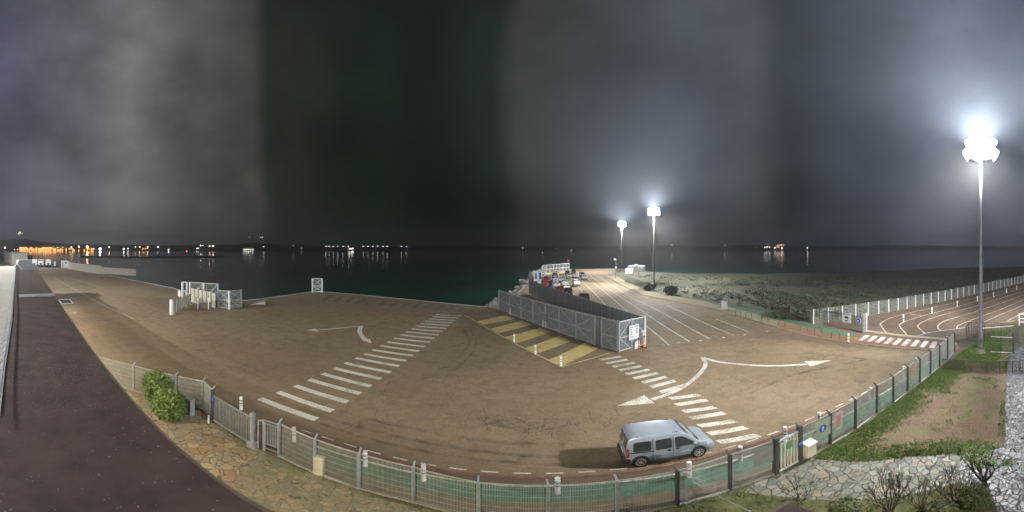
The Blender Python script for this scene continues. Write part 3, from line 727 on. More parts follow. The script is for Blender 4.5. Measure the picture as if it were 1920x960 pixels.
_, c, rz = board('banner', gb, lerp(pa,pb,.42), lerp(pa,pb,.97), .95, 2.05, mat('pale green banner', (.32,.38,.28), .7, var=.08), off=.05)
nv = np.array((sin(rz), -cos(rz)))
def disc(name, parent, c3, r, nrm, m, th=.012, n=28):
    c3 = np.array(c3, float); nrm = np.array(nrm, float); nrm /= np.linalg.norm(nrm)
    return MB().tube(c3, c3+nrm*th, r, r, n).build(name, m, parent)
cc = np.array((*(c+nv*.014), 1.52)); disc('pedestrian_disc', gb, cc, .23, (*nv,0), BLUES)
tv = np.array((cos(rz), sin(rz), 0)); n3 = np.array((*nv, 0)); k3 = cc+n3*.016
wk = MB(); wk.blob(k3+np.array((0,0,.13)), (.028,.012,.03)); wk.beam(k3+np.array((0,0,.1)), k3+np.array((0,0,-.02)), .04,.012)
wk.beam(k3+np.array((0,0,-.02)), k3-tv*.06+np.array((0,0,-.16)), .025,.012); wk.beam(k3+np.array((0,0,-.02)), k3+tv*.06+np.array((0,0,-.16)), .025,.012)
wk.beam(k3+np.array((0,0,.09)), k3-tv*.07+np.array((0,0,0)), .02,.012); wk.beam(k3+np.array((0,0,.09)), k3+tv*.07+np.array((0,0,.01)), .02,.012); wk.build('pedestrian_symbol', SIGNW, gb)
aw = MB()
for s in (-1,1):
    e = cc + tv*s*.52 - n3*.004; 
    aw.beam(e-tv*s*.12, e+tv*s*.02, .05, .012); aw.add([e+tv*s*.13, e+tv*s*.0+np.array((0,0,.07)), e+tv*s*.0-np.array((0,0,.07)), e+tv*s*.13+n3*.01, e+n3*.01+np.array((0,0,.07)), e+n3*.01-np.array((0,0,.07))], [(0,1,2),(3,5,4),(0,3,4,1),(1,4,5,2),(2,5,3,0)])
build_each(aw,'arrow', INK, gb)
pa, pb = main2[1], main2[2]
nb = root('notice_sheet', (*lerp(pa,pb,.25), 1), 'small notice sheet with red lettering lines tied on the mesh right of the banner', 'sign')
_, c, rz = board('sheet', nb, lerp(pa,pb,.1), lerp(pa,pb,.42), .95, 1.95, mat('notice sheet face', (.42,.36,.32), .7), off=.05)
nv = np.array((sin(rz), -cos(rz))); tv = np.array((cos(rz), sin(rz)))
ln = MB()
for i in range(6): ln.box((c[0]+nv[0]*.014, c[1]+nv[1]*.014, 1.8-i*.13), (.34-.05*(i%3), .006, .045), rz)
ln.build('lettering', REDI, nb)
pa, pb = main2[7], main2[8]
nb2 = root('fence_board', (*lerp(pa,pb,.5), 1), 'pale board tied on the fence near the far crossing', 'board')
board('panel', nb2, lerp(main2[5],main2[6],.15), lerp(main2[5],main2[6],.8), .9, 1.9, mat('tan board', (.33,.29,.2), .7), off=.05)
# struts of the fence
st = MB()
for a, b in ((main[-3],main[-2]),(main2[2],main2[3]),(main2[4],main2[5])):
    st.beam((*lerp(a,b,.95), .1),(*lerp(a,b,.08), 2.0),.03)
build_each(st,'brace', STEEL, pf)
# long stay rod and its foot by the corner post
sr = root('stay_rod', (*P(1290,948)[:2], 0), 'pale stay rod slanting from the fence post down onto the lawn', 'rod')
p0 = main[-3]; q0 = P(1450,978); MB().tube((p0[0]+.1,p0[1]-.05,2.0), (q0[0],q0[1],.06), .010, .010, 6).build('rod', GALV, sr)
MB().tube((p0[0]+.28,p0[1]-.12,.06),(p0[0]+.28,p0[1]-.12,2.0),.022,.022,6).build('upright', STEEL, sr)
f = MB(); c = P(1294,946); f.box((c[0],c[1],.14),(.55,.1,.05),.1); f.box((c[0],c[1]+.16,.14),(.55,.08,.05),.1); f.box((c[0]-.25,c[1]+.08,.14),(.08,.2,.05),.1); f.box((c[0]+.25,c[1]+.08,.14),(.08,.2,.05),.1); f.box((c[0]-.25,c[1]+.08,.08),(.06,.06,.1)); f.box((c[0]+.25,c[1]+.08,.08),(.06,.06,.1))
f.build('foot_frame', GALV, sr)

# sliding gate on the left
ga = (-14.1,10.86); gbp = P(470,836)[:2]
sg = root('sliding_gate', (*ga, 0), 'silver vertical bar sliding gate with grey posts beside the hedge', 'gate')
mb = MB(); n = 24
for i in range(n+1):
    q = lerp(ga, gbp, (i+.3)/(n+.6)); mb.box((q[0], q[1], 1.05), (.035,.045,1.7), 0)
mb.build('bars', STEEL, sg)
mb = MB(); mb.beam((*ga,1.92),(*gbp,1.92),.06,.07); mb.beam((*ga,.2),(*gbp,.2),.08,.12); build_each(mb,'rail', STEEL, sg)
MB().box((ga[0]-.12,ga[1],1.15),(.14,.16,2.3)).build('end_post', DARKST, sg)
ps = MB().box((gbp[0]+.13,gbp[1],1.1),(.22,.2,2.2)).build('drive_post', STEEL, sg)
MB().box((gbp[0]+.16,gbp[1]-.05,.22),(.42,.36,.34)).build('foot_casing', STEEL, ps)
MB().blob((gbp[0]+.22,gbp[1]+.15,2.22),(.16,.10,.08)).build('drive_head', DARKST, sg)
MB().box((ga[0]+.05,ga[1]-.12,1.75),(.16,.03,.26)).build('plate', BLUES, sg)
k = MB(); k.path([(gbp[0]+.5,gbp[1],.1),(gbp[0]+.5,gbp[1],1.9),(gbp[0]+.75,gbp[1],2.0),(gbp[0]+.9,gbp[1],1.9),(gbp[0]+.9,gbp[1],.1)],.04,8); k.build('guide_hoop', STEEL, sg)
# wicket panel: white slatted wicket beside the gate
wk_ = root('wicket_gate', (*P(505,850)[:2],0), 'narrow white slatted wicket between the sliding gate and the mesh fence', 'gate')
a = P(494,847)[:2]; b = P(522,857)[:2]
mb = MB()
for i in range(9): q = lerp(a,b,(i+.5)/9); mb.box((q[0],q[1]+.1,1.25),(.05,.02,1.3))
mb.build('slats', STEEL, wk_); mb = MB(); 
for z in (.3,.62,1.9,2.06): mb.beam((*a,z),(*b,z),.05,.05)
mb.beam((*a,.05),(*a,2.1),.07); mb.beam((*b,.05),(*b,2.1),.07); build_each(mb,'rail', STEEL, wk_)
# cream slat gate in the fence on the right
wg = root('slat_gate', (*lerp(main[-1],main2[0],.5),0), 'pedestrian gate with tall cream slats between dark posts in the fence', 'gate')
a, b = main[-1], main2[0]
mb = MB()
for i in range(6): q = lerp(a,b,.16+.78*(i+.5)/6); mb.box((q[0],q[1],1.0),(.09,.03,1.7),atan2(b[1]-a[1],b[0]-a[0]))
mb.build('slats', CREAM, wg)
mb = MB(); mb.beam((*lerp(a,b,.12),1.98),(*lerp(a,b,.96),1.98),.06,.08); mb.beam((*lerp(a,b,.12),.14),(*lerp(a,b,.96),.14),.06,.1); build_each(mb,'rail', STEELW, wg)
for t_ in (0.02,.98): q = lerp(a,b,t_); MB().box((q[0],q[1],1.13),(.2,.2,2.26)).build('post', DARKST, wg)
q = lerp(a,b,.52); MB().box((q[0],q[1]-.06,1.55),(.34,.03,.42)).build('notice', mat('green notice', (.12,.2,.12), .6), wg)
q = lerp(a,b,.9); MB().box((q[0],q[1]-.14,1.25),(.18,.1,.18)).build('lock', BLUES, wg)
q = lerp(a,b,.12); MB().tube((q[0]-.1,q[1]-.1,2.05),(q[0]+.5,q[1]-.05,2.1),.05,.05,8).build('door_closer', mat('blue steel', (.3,.34,.5),.4,.3), wg)
cb = root('meter_cabinet', (*P(1512,853)[:2],0), 'small white sloping top cabinet on the fence between slat gate and banner', 'cabinet')
c = P(1511,862); c = (c[0]+.1, c[1]-.15, 0)
MB().prism([(c[0]-.27,c[1]-.10),(c[0]+.27,c[1]-.13),(c[0]+.27,c[1]+.2),(c[0]-.27,c[1]+.2)],.3,1.08).build('body', CREAM, cb)
MB().add([(c[0]-.3,c[1]-.16,1.08),(c[0]+.3,c[1]-.2,1.08),(c[0]+.3,c[1]+.22,1.16),(c[0]-.3,c[1]+.22,1.16),(c[0]-.3,c[1]-.16,1.11),(c[0]+.3,c[1]-.2,1.11),(c[0]+.3,c[1]+.22,1.2),(c[0]-.3,c[1]+.22,1.2)], [(3,2,1,0),(4,5,6,7),(0,1,5,4),(1,2,6,5),(2,3,7,6),(3,0,4,7)]).build('lid', WHITEPL, cb)
# cream utility box
ub = root('utility_box', (*P(595,888)[:2],0), 'cream plastic utility box standing at the foot of the left mesh fence', 'cabinet')
c = P(596,893); MB().box((c[0],c[1]+.1,.62),(.38,.24,1.0),.1).build('body', CREAM, ub); MB().box((c[0],c[1]+.1,1.14),(.42,.28,.05),.1).build('lid', CREAM, ub); MB().box((c[0],c[1]+.1,.09),(.42,.28,.1),.1).build('base', CONC, ub); MB().box((c[0]-.0,c[1]-.03,.62),(.30,.012,.8),.1).build('door', mat('cream door', (.55,.51,.38), .5), ub)
# meter hood next to hedge
mh = root('pillar_box', (*P(358,765)[:2],0), 'grey hooded intercom pillar at the right end of the hedge', 'cabinet')
c = P(356,778); MB().box((c[0]-.24,c[1],.6),(.07,.3,1.2)).build('side', STEEL, mh); MB().box((c[0]+.24,c[1],.6),(.07,.3,1.2)).build('side', STEEL, mh); MB().box((c[0],c[1],1.22),(.62,.36,.07)).build('hood', STEEL, mh); MB().box((c[0],c[1]+.08,.65),(.40,.1,1.0)).build('panel', BLACK, mh)
MB().tube((*P(392,790)[:2],.05),(*P(392,790)[:2],.5),.05,.05,8)
sp1 = tag(MB().tube((*P(391,795)[:2],.05),(*P(391,795)[:2],.62),.05,.05,10).build('marker_post', STEELW), 'short white marker post in front of the sliding gate hinge side', 'post')

# ------------------------------------------------------------------ bollards
def make_bollard():
    r_ = root('bollard', (0,0,0)); 
    MB().lathe([(.11,0),(.11,.02),(.095,.05),(.095,.74),(.105,.75),(.105,.79),(.085,.84),(.085,.90),(.10,.91),(.10,.95),(.03,.955)], 18).build('body', WHITEPL, r_, smooth=True)
    for z in (.46,.66): MB().lathe([(.0985,z),(.0985,z+.07)], 18).build('band', BLUEPL, r_)
    return r_
bol = make_bollard()
bl = [(452,750,744,'white banded bollard beside the left crosswalk, behind the sliding gate',.06),
 (551,829,0,'white banded bollard behind the first wide mesh panel, left of the cream box',.06),
 (684.5,875,0,'white banded bollard second from the left along the cycle lane, brightly lit',.06),
 (794,902,0,'white banded bollard at the left end of the visible green cycle lane',.06),
 (1045.5,926,0,'white banded bollard at the bottom centre, seen above the fence rail',.06),
 (1292,896,0,'white banded bollard just in front of the silver van rear wheel',.06),
 (1388,866,0,'white banded bollard beside the last stripe of the right crosswalk',.06),
 (1472,828,0,'white banded bollard behind the cream slat gate',.06),
 (1536,800,0,'white banded bollard behind the pale green banner',.06),
 (1631,750,0,'white banded bollard behind the fence, third from the far right crossing',.06),
 (1694.5,708,0,'white banded bollard behind the fence, second from the far right crossing',.06),
 (1718.5,690,0,'white banded bollard behind the fence, nearest the far right crossing',.06),
 (964,641.5,0,'white bollard on the yellow hatching edge, farthest of the three beside it',0),
 (1004,664,0,'white bollard on the yellow hatching edge, middle one of the three',0),
 (1052,686.5,0,'white bollard at the sharp corner of the yellow hatching',0),
 (957,589,0,'white bollard against the left end of the tall pen fence',0)]
for i, (x, y, _, lab, z) in enumerate(bl):
    o = bol if i == 0 else copy_tree(bol)
    if i == 0: y = 769
    p = P(x, y); o.location = (p[0], p[1], z); tag(o, lab, 'bollard', 'white banded bollards')
def park_post():
    r_ = root('lane_post', (0,0,0)); MB().lathe([(.09,0),(.09,.98),(.06,1.02)], 14).build('body', WHITEPL, r_, smooth=True); MB().lathe([(.094,.4),(.094,.5)], 14).build('band', BLUEPL, r_); return r_
pp0 = park_post(); 
words = ['nearest the hooked lane ends, first of the row','second of the row along the car park lane line','third of the row along the car park lane line','fourth of the row, just left of the big mast','fifth of the row, just right of the big mast','sixth of the row towards the far end','seventh and farthest of the row by the white fence']
for i, (x, y) in enumerate([(395,556),(680,472),(933,403),(1135,350),(1296,306),(1424,265),(1528,233)]):
    o = pp0 if i == 0 else copy_tree(pp0); p = P(*S3((x,y))); o.location = (p[0],p[1],.1); tag(o, 'white lane post '+words[i], 'post', 'white posts in the car park')
rbp = root('bollard', (*P(1591,642)[:2], .1), 'white and red bollard standing alone on the red footway corner', 'bollard')
MB().lathe([(.12,0),(.12,.9),(.08,.98)],16,P(1591,642,.0)[:2]+(.1,)).build('body', WHITEPL, rbp, smooth=True)
for z in (.25,.6): MB().lathe([(.124,z+.1),(.124,z+.22)],16,P(1591,642)[:2]+(0,)).build('band', REDPL, rbp)

# traffic cones
def make_cone():
    r_ = root('traffic_cone', (0,0,0)); MB().box((0,0,.03),(.42,.42,.06)).build('base', BLACK, r_)
    MB().lathe([(.17,.06),(.11,.34)],16).build('body', ORANGE, r_, smooth=True)
    MB().lathe([(.111,.34),(.096,.48)],16).build('reflective_band', WHITEPL, r_, smooth=True)
    MB().lathe([(.096,.48),(.06,.8),(.04,.98)],16).build('upper_body', ORANGE, r_, smooth=True)
    MB().lathe([(.05,.98),(.085,1.02),(.085,1.14),(.03,1.17)],12).build('cap', BLACK, r_, smooth=True); return r_
cn = make_cone()
for i, (x, y, lab, sc_) in enumerate([(1197,653,'orange cone right beside the white board at the pen corner',1.0),(1208,651,'orange cone with dark cap standing alone right of the pen corner',1.12),(932.5,582,'orange cone at the left end of the tall pen fence by the water',.8)]):
    o = cn if i == 0 else copy_tree(cn); p = P(x,y); o.location = (p[0],p[1],0); o.scale = (1,1,sc_) if i<2 else (.9,.9,.8); tag(o, lab, 'traffic cone', 'orange traffic cones')
o = copy_tree(cn); p = P(1770,669); o.location = (p[0],p[1],.1); tag(o, 'orange cone seen through the fence beside the far right crossing', 'traffic cone', 'orange traffic cones')

# ------------------------------------------------------------------ holding pen of tall sheet fences
def truss_panel(parent, A, B, h, m, fill, flip=1, name='fence_panel', side=1):
    mb = MB(); z0, z1 = .15, h; zm = z0+(h-z0)*.45
    mb.beam((*A,z0),(*B,z0),.06,.09); mb.beam((*A,z1),(*B,z1),.06,.09); mb.beam((*A,zm),(*B,zm),.06,.08)
    M_ = lerp(A,B,.5)
    if flip > 0: mb.beam((*lerp(A,B,.04),zm),(*lerp(A,B,.96),z1),.045); mb.beam((*lerp(A,B,.04),zm),(*lerp(A,B,.96),z0),.045)
    else: mb.beam((*lerp(A,B,.96),zm),(*lerp(A,B,.04),z1),.045); mb.beam((*lerp(A,B,.96),zm),(*lerp(A,B,.04),z0),.045)
    o = mb.build(name, m, parent)
    if fill:
        d = np.array((B[0]-A[0], B[1]-A[1])); l = np.linalg.norm(d); d /= l; nn = np.array((d[1], -d[0]))*side
        rb_ = MB(); k = max(2, int(l/.3))
        for i in range(k):
            a = np.array(A)+d*(l*i/k) - nn*.06; b = np.array(A)+d*(l*(i+.92)/k) - nn*.06
            off = nn*(.02 if i % 2 else 0)
            rb_.beam((*(a-off),(z0+z1)/2),(*(b-off),(z0+z1)/2), .012, z1-z0-.05)
        rb_.build('sheet', fill, o)
    return o
HP = 3.2
A = NA[:2]; B = NB[:2]; C = P(1208.5,647.5)[:2]; D = (3.8, 72.0)
nf = root('pen_fence', (*lerp(A,B,.5),0), 'near tall steel truss fence of the pen along the yellow hatching', 'fence')
xs = [935,955,977,999,1022.5,1048,1080,1115,1128,1158]
P_ = [on_line(x, A, B)[:2] for x in xs]
for i, p in enumerate(P_):
    MB().box((p[0],p[1],HP/2+.05),(.14,.14,HP+.1),.46).build('post', STEEL, nf)
for i, (a, b) in enumerate(zip(P_, P_[1:])):
    if i == 7: continue
    truss_panel(nf, a, b, HP, STEEL, SHEET, 1 if i % 2 == 0 else -1)
a, b = P_[7], P_[8]
d_ = MB(); 

fence_mesh(d_, a, b, .2, HP-.1, .1, .014, .3); d_.build('mesh_door', STEEL, nf)
tp = MB()
n = 120; V = []
for i in range(n+1):
    q = lerp(A, B, i/n); V += [(q[0],q[1],HP+.03),(q[0],q[1],HP+(.18 if i%2 else .07)),(q[0]+.05,q[1]+.03,HP+(.18 if i%2 else .07)),(q[0]+.05,q[1]+.03,HP+.03)]
tp.add(V, [(i*4+j,i*4+j+1,i*4+5+j,i*4+4+j) for i in range(n) for j in range(3)])
tp.build('top_strip', STEEL, nf)
ff = root('pen_fence', (*lerp(B,C,.5),0), 'short end fence of the pen carrying the white notice board', 'fence')
Mx = lerp(B,C,.47)
for p in (B, Mx, C): MB().box((p[0]+.02,p[1]-.05,HP/2+.05),(.16,.16,HP+.14),.2).build('post', STEELW if p is C else STEEL, ff)
for a, b, fl in ((B,Mx,1),(Mx,C,-1)): truss_panel(ff, a, b, HP, STEELW, SHEET, fl)
fr = root('pen_fence', (*lerp(C,D,.5),0), 'far tall corrugated grey sheet fence of the pen beside the car lanes', 'fence')
nP = 14; Q_ = [lerp(C, D, i/nP) for i in range(nP+1)]
for p in Q_: MB().box((p[0],p[1],HP/2+.05),(.13,.13,HP+.1),.3).build('post', STEEL, fr)
for i, (a, b) in enumerate(zip(Q_, Q_[1:])): truss_panel(fr, b, a, HP, STEEL, SHEET, 1 if i%2 else -1, side=-1)
# notice board on the pen
ns = root('notice_board', (*lerp(B,C,.62),0), 'white notice board with dark columns of writing on the pen end fence', 'sign')
d = np.array(C)-np.array(B); l = np.linalg.norm(d); d /= l; nn = np.array((d[1],-d[0])); rz = atan2(d[1],d[0])
cc = np.array(B)+d*l*.53+nn*.16; MB().box((cc[0],cc[1],1.85),(1.35,.04,1.55),rz).build('board', SIGNW, ns)
tx = MB()
def mk(u_, z, w, h): q = cc+d*u_+nn*.026; tx.box((q[0],q[1],z),(w,.008,h),rz)
mk(-.32,2.42,.42,.07); mk(.34,2.46,.44,.07)
for r_ in range(3): mk(-.38,2.17-r_*.24,.2,.09); mk(.38,2.2-r_*.2,.2,.09)
mk(-.3,1.42,.5,.035); mk(.36,1.72,.3,.03); mk(-.34,1.34,.4,.02)
tx.build('lettering', INK, ns)
ab = root('sandwich_board', (*P(1187,655)[:2],0), 'small white panel leaning at the foot of the pen end fence behind the cones', 'board')
q = np.array(B)+d*l*.62+nn*.3; MB().box((q[0],q[1],.42),(.7,.05,.8),rz).build('panel', SIGNW, ab); MB().box((q[0]+.05,q[1]+.03,.42),(.05,.04,.86),rz+.4).build('strut', STEEL, ab)
lp = root('sign_stand', (*P(1203,651)[:2],0), 'white T shaped stand between the two orange cones', 'post')
q = np.array(B)+d*l*.86+nn*.35; MB().tube((q[0],q[1],0),(q[0],q[1],1.75),.06,.06,8).build('pole', WHITEPL, lp); MB().box((q[0],q[1],1.78),(.7,.1,.1),rz).build('crossbar', WHITEPL, lp)
# control cabinet in front of the near fence
cbx = root('control_cabinet', (*P(1021,610)[:2],0), 'grey green control cabinet on two legs in front of the pen fence', 'cabinet')
c = P(1022,614); MB().box((c[0]-.1,c[1],1.5),(1.4,.5,1.0),-.9).build('cabinet', mat('grey green casing', (.13,.15,.14), .5), cbx)
for s in (-.3,.3): MB().box((c[0]-.1+s*.5,c[1]-s*.7,.5),(.12,.12,1.0)).build('leg', STEELW, cbx)
MB().box((c[0]-.1,c[1],2.03),(1.55,.62,.06),-.9).build('lid', STEEL, cbx)

# white service frames and booth at the shoreline past the pen
def frame_thing(name, x0, x1, yb, yt, label, mid=True, m=STEELW, depth=.0, cat='frame', xb=True):
    a = P(x0, yb); h = H - hypot(a[0],a[1])*tan((yt-YH)*KP)
    al = (x1-960)*KP; r_ = hypot(a[0],a[1]); b = (r_*sin(al), r_*cos(al))
    r0 = root(name, (a[0],a[1],0), label, cat)
    for p in (a, b): MB().box((p[0],p[1],h/2),(.3,.3,h)).build('post', m, r0)
    f = MB()
    for z in ((.2,h*.48,h) if mid else (.2,h)): f.beam((a[0],a[1],z),(b[0],b[1],z),.16,.18)
    build_each(f, 'rail', m, r0)
    if xb:
        f = MB(); f.beam((a[0],a[1],.2),(b[0],b[1],h*.48),.09); f.beam((b[0],b[1],.2),(a[0],a[1],h*.48),.09)
        f.beam((a[0],a[1],h),(b[0],b[1],h*.48),.09); f.beam((b[0],b[1],h),(a[0],a[1],h*.48),.09); build_each(f, 'brace', m, r0)
    return r0, a, b, h
QF, a, b, h = frame_thing('steel_portal', 586, 604, 548.5, 522.5, 'free standing white steel frame with crossed braces on the quay corner', m=mat('pale blue white steel', (.6,.68,.66), .5))
fence_mesh(q := MB(), (a[0],a[1]+.1), (b[0],b[1]+.1), .3, h-.1, .25, .02, .3); q.build('mesh', MESHW, QF)
# left pen (ferry passenger walkway)
lg = root('walkway_gate', P(408,578), 'open truss gate frames at the right end of the left passenger walkway', 'gate')
a = P(409,577)[:2]; b = P(430,580)[:2]; c = P(452,576)[:2]
for p in (a,b,c): MB().box((p[0],p[1],1.6),(.26,.26,3.2)).build('post', STEELW if p is b else STEEL, lg)
for A_, B_ in ((a,b),(b,c)):
    m_ = MB()
    for z in (.15,1.55,3.1): m_.beam((*A_,z),(*B_,z),.12,.15)
    m_.beam((*A_,.15),(*B_,1.55),.08); m_.beam((*B_,.15),(*A_,1.55),.08); m_.beam((*A_,3.1),(*B_,1.55),.08); m_.beam((*B_,3.1),(*A_,1.55),.08)
    build_each(m_, 'bar', STEEL, lg)
    m_ = MB(); fence_mesh(m_, A_, B_, .2, 3.05, .16, .025, .4); m_.build('mesh', MESHM, lg)
wf = root('walkway_fence', P(380,572), 'pale ribbed walkway fence with cranked posts', 'fence')
a = P(357,566.5)[:2]; b = P(404,579)[:2]
f = MB(); n = 12
for i in range(n):
    p = lerp(a,b,i/n); q = lerp(a,b,(i+.9)/n); hh = 2.7-.2*(i%3)*.3
    f.beam((*p,hh/2+.1),(*q,hh/2+.1),.03,hh)
f.build('ribbed_sheet', SHEETL, wf)
f = MB()
for i in range(7): p = lerp(a,b,i/6); f.box((p[0]+.15,p[1]-.15,1.4),(.12,.12,2.8)); f.beam((p[0]+.15,p[1]-.15,2.8),(p[0]-.5,p[1]+.3,3.15),.12)
build_each(f,'post', STEEL, wf)
wf2 = root('walkway_fence', P(345,576), 'short pale ribbed fence section beside the white pillar', 'fence')
a2 = P(332,584)[:2]; b2_ = P(358,572)[:2]; f = MB()
for i in range(7): p = lerp(a2,b2_,i/7); q = lerp(a2,b2_,(i+.9)/7); f.beam((*p,1.25),(*q,1.25),.03,1.7)
f.build('ribbed_sheet', SHEETL, wf2); f = MB()
for i in range(4): p = lerp(a2,b2_,i/3); f.box((p[0]+.12,p[1]-.12,1.05),(.12,.12,2.1))
build_each(f,'post', STEEL, wf2)
wpil = root('white_pillar', P(322,589.5), 'square white pillar at the left end of the walkway fences', 'pillar')
c = P(322,589.5); MB().box((c[0],c[1],1.2),(.5,.45,2.4)).build('shaft', WHITEPL, wpil); MB().box((c[0]+.2,c[1]+.1,2.43),(.8,.5,.06)).build('cap', STEEL, wpil); MB().box((c[0]+.35,c[1]+.15,1.2),(.15,.3,2.4)).build('back_post', STEEL, wpil)
wb = root('hoarding_board', P(335,573), 'small white panel standing behind the short ribbed fence', 'board')
c = P(336,572); MB().box((c[0],c[1],2.1),(1.5,.08,1.0),-.3).build('panel', SIGNW, wb); MB().box((c[0],c[1]+.1,1.0),(.1,.1,2.0)).build('post', STEEL, wb)
frame_thing('tower_frame', 342, 350.5, 560, 529, 'narrow tall white steel frame standing behind the walkway fences', xb=False)
rp = root('walkway_screen', P(380,566), 'blue grey mesh screen with tall posts behind the walkway', 'fence')
a = P(356,562)[:2]; b = P(409,566)[:2]
for t_, m_ in ((0,STEELW),(.5,STEELW),(1,mat('pale blue steel',(.35,.5,.65),.5))): p = lerp(a,b,t_); MB().box((p[0],p[1],1.8),(.26,.26,3.6)).build('post', m_, rp)
for t0,t1 in ((0,.5),(.5,1)):
    A_ = lerp(a,b,t0); B_ = lerp(a,b,t1); m_ = MB(); fence_mesh(m_, A_, B_, .3, 3.5, .22, .03, .4)
    m_.beam((*A_,3.5),(*B_,3.5),.1); m_.beam((*A_,.3),(*B_,3.5),.09); m_.beam((*A_,1.9),(*B_,1.9),.09); m_.build('mesh_panel', MESHM, rp)
f = root('barrier_rail', P(385,580), 'low grey barrier rails with slanted props in front of the ribbed walkway fence', 'barrier')
for px in (371,391):
    c = P(px,580); MB().beam((c[0],c[1],0),(c[0],c[1],2.0),.14).build('post', STEELW, f); MB().beam((c[0],c[1],2.0),(c[0]-.6,c[1]+.4,2.4),.1).build('arm', STEEL, f)
a_ = P(373,579); b_ = P(396,578); MB().beam((a_[0],a_[1],.6),(b_[0],b_[1],.6),.04,.9).build('panel', mat('weathered panel',(.2,.18,.15),.7), f)
lcb = MB(); a = P(470,571); b = P(497,566); c = P(497,571)
lcb.add([(a[0],a[1],.0),(b[0],b[1],.0),(c[0],c[1],.0),(a[0],a[1],.02),(b[0],b[1],.5),(c[0],c[1],.5)], [(0,2,1),(3,4,5),(0,1,4,3),(1,2,5,4),(2,0,3,5)])
tag(lcb.build('loading_ramp', CONC), 'low wedge shaped concrete loading ramp at the quay edge right of the walkway gate', 'ramp')

# far end of the quay: white framed fence
qe = root('quay_end_fence', P(1045,512), 'white framed fence across the far end of the queueing lanes', 'fence')
a = P(1018,514)[:2]; b = P(1067,508.5)[:2]
for i in range(9):
    p = lerp(a,b,i/8); MB().box((p[0],p[1],1.75),(.3,.3,3.5)).build('post', STEELW, qe)
for i in range(8):
    A_ = lerp(a,b,i/8); B_ = lerp(a,b,(i+1)/8); m_ = MB()
    for z in (.2,1.8,3.4): m_.beam((*A_,z),(*B_,z),.18,.2)
    build_each(m_, 'rail', STEELW, qe); k = MB(); fence_mesh(k, (A_[0],A_[1]+.2), (B_[0],B_[1]+.2), .2, 3.3, .3, .05, .6); k.build('mesh', MESHM, qe)
MB().box((b[0]-.9,b[1]+.3,1.9),(1.6,.2,3.2)).build('dark_panel', mat('maroon panel',(.08,.03,.04),.6), qe)
rl_ = root('red_beacon', (b[0],b[1],3.6), 'small red beacon lamp on top of the quay end fence', 'lamp')
MB().tube((b[0]-.4,b[1],3.5),(b[0]-.4,b[1],4.6),.07,.05,6).build('stem', STEEL, rl_); MB().blob((b[0]-.4,b[1],4.7),.2).build('lamp', mat('red lamp',(.4,.02,.04),.4,emit=(1,.08,.15,2.2)), rl_)
frame_thing('gate_frame', 1016, 1022, 519, 499.5, 'white gate frame at the left end of the far quay fence', xb=False)
bo = root('quay_booth', P(1010,531), 'narrow white and blue booth at the near left corner of the queueing lanes', 'booth')
c = P(1011,531); MB().box((c[0],c[1],1.9),(1.1,1.1,3.8)).build('body', mat('pale blue cladding',(.5,.6,.75),.5), bo); MB().box((c[0]-.0,c[1],3.85),(1.3,1.3,.12)).build('roof', STEELW, bo); MB().box((c[0]+.2,c[1]-.56,2.2),(.5,.03,1.8)).build('window', GLASS, bo)
bo = root('quay_booth', P(1004,526), 'low white hut behind the blue booth on the rocky shore', 'booth')
c = P(1004.5,527); MB().box((c[0],c[1],1.5),(1.3,1.6,3.0)).build('body', WHITEPL, bo); MB().box((c[0],c[1]-.81,1.7),(.5,.03,1.9)).build('door', mat('dark door',(.05,.05,.08),.5), bo); MB().box((c[0],c[1],3.05),(1.6,1.9,.1)).build('roof', STEELW, bo)

# riprap boulders along the shore
rk = []
r3 = random.Random(5)
ROCKM = mat('pale boulder', (.30,.30,.28), .9, var=.35, scale=1.2, bump=.6, bscale=4)
for k in range(5):
    m_ = MB().blob((0,0,0),(1,.8,.6),8,6,.22,r3); me = bpy.data.meshes.new('boulder'); me.from_pydata(m_.v,[],m_.f); me.update(); me.materials.append(ROCKM); rk.append(me)
shore_px = [(930,576),(945,569),(958,560),(968,552),(978,545),(986,536),(993,527),(998,521),(1003,515),(1007,510),(1012,505)]
for i in range(70):
    t_ = i/69*(len(shore_px)-1); j = min(int(t_), len(shore_px)-2); q = lerp(shore_px[j], shore_px[j+1], t_-j); p = P(*q)
    o = bpy.data.objects.new('boulder', rk[i%5]); COL.objects.link(o); s = r3.uniform(.6,1.35)
    o.location = (p[0]+r3.uniform(-2.4,.5), p[1]+r3.uniform(-1,1), r3.uniform(-.9,.05)); o.scale = (s,s,s); o.rotation_euler = (r3.random(),r3.random(),r3.random()*6)
    tag(o, 'pale rough boulder in the rock bank between the pen and the dark water', 'boulder', 'boulders of the shore bank')

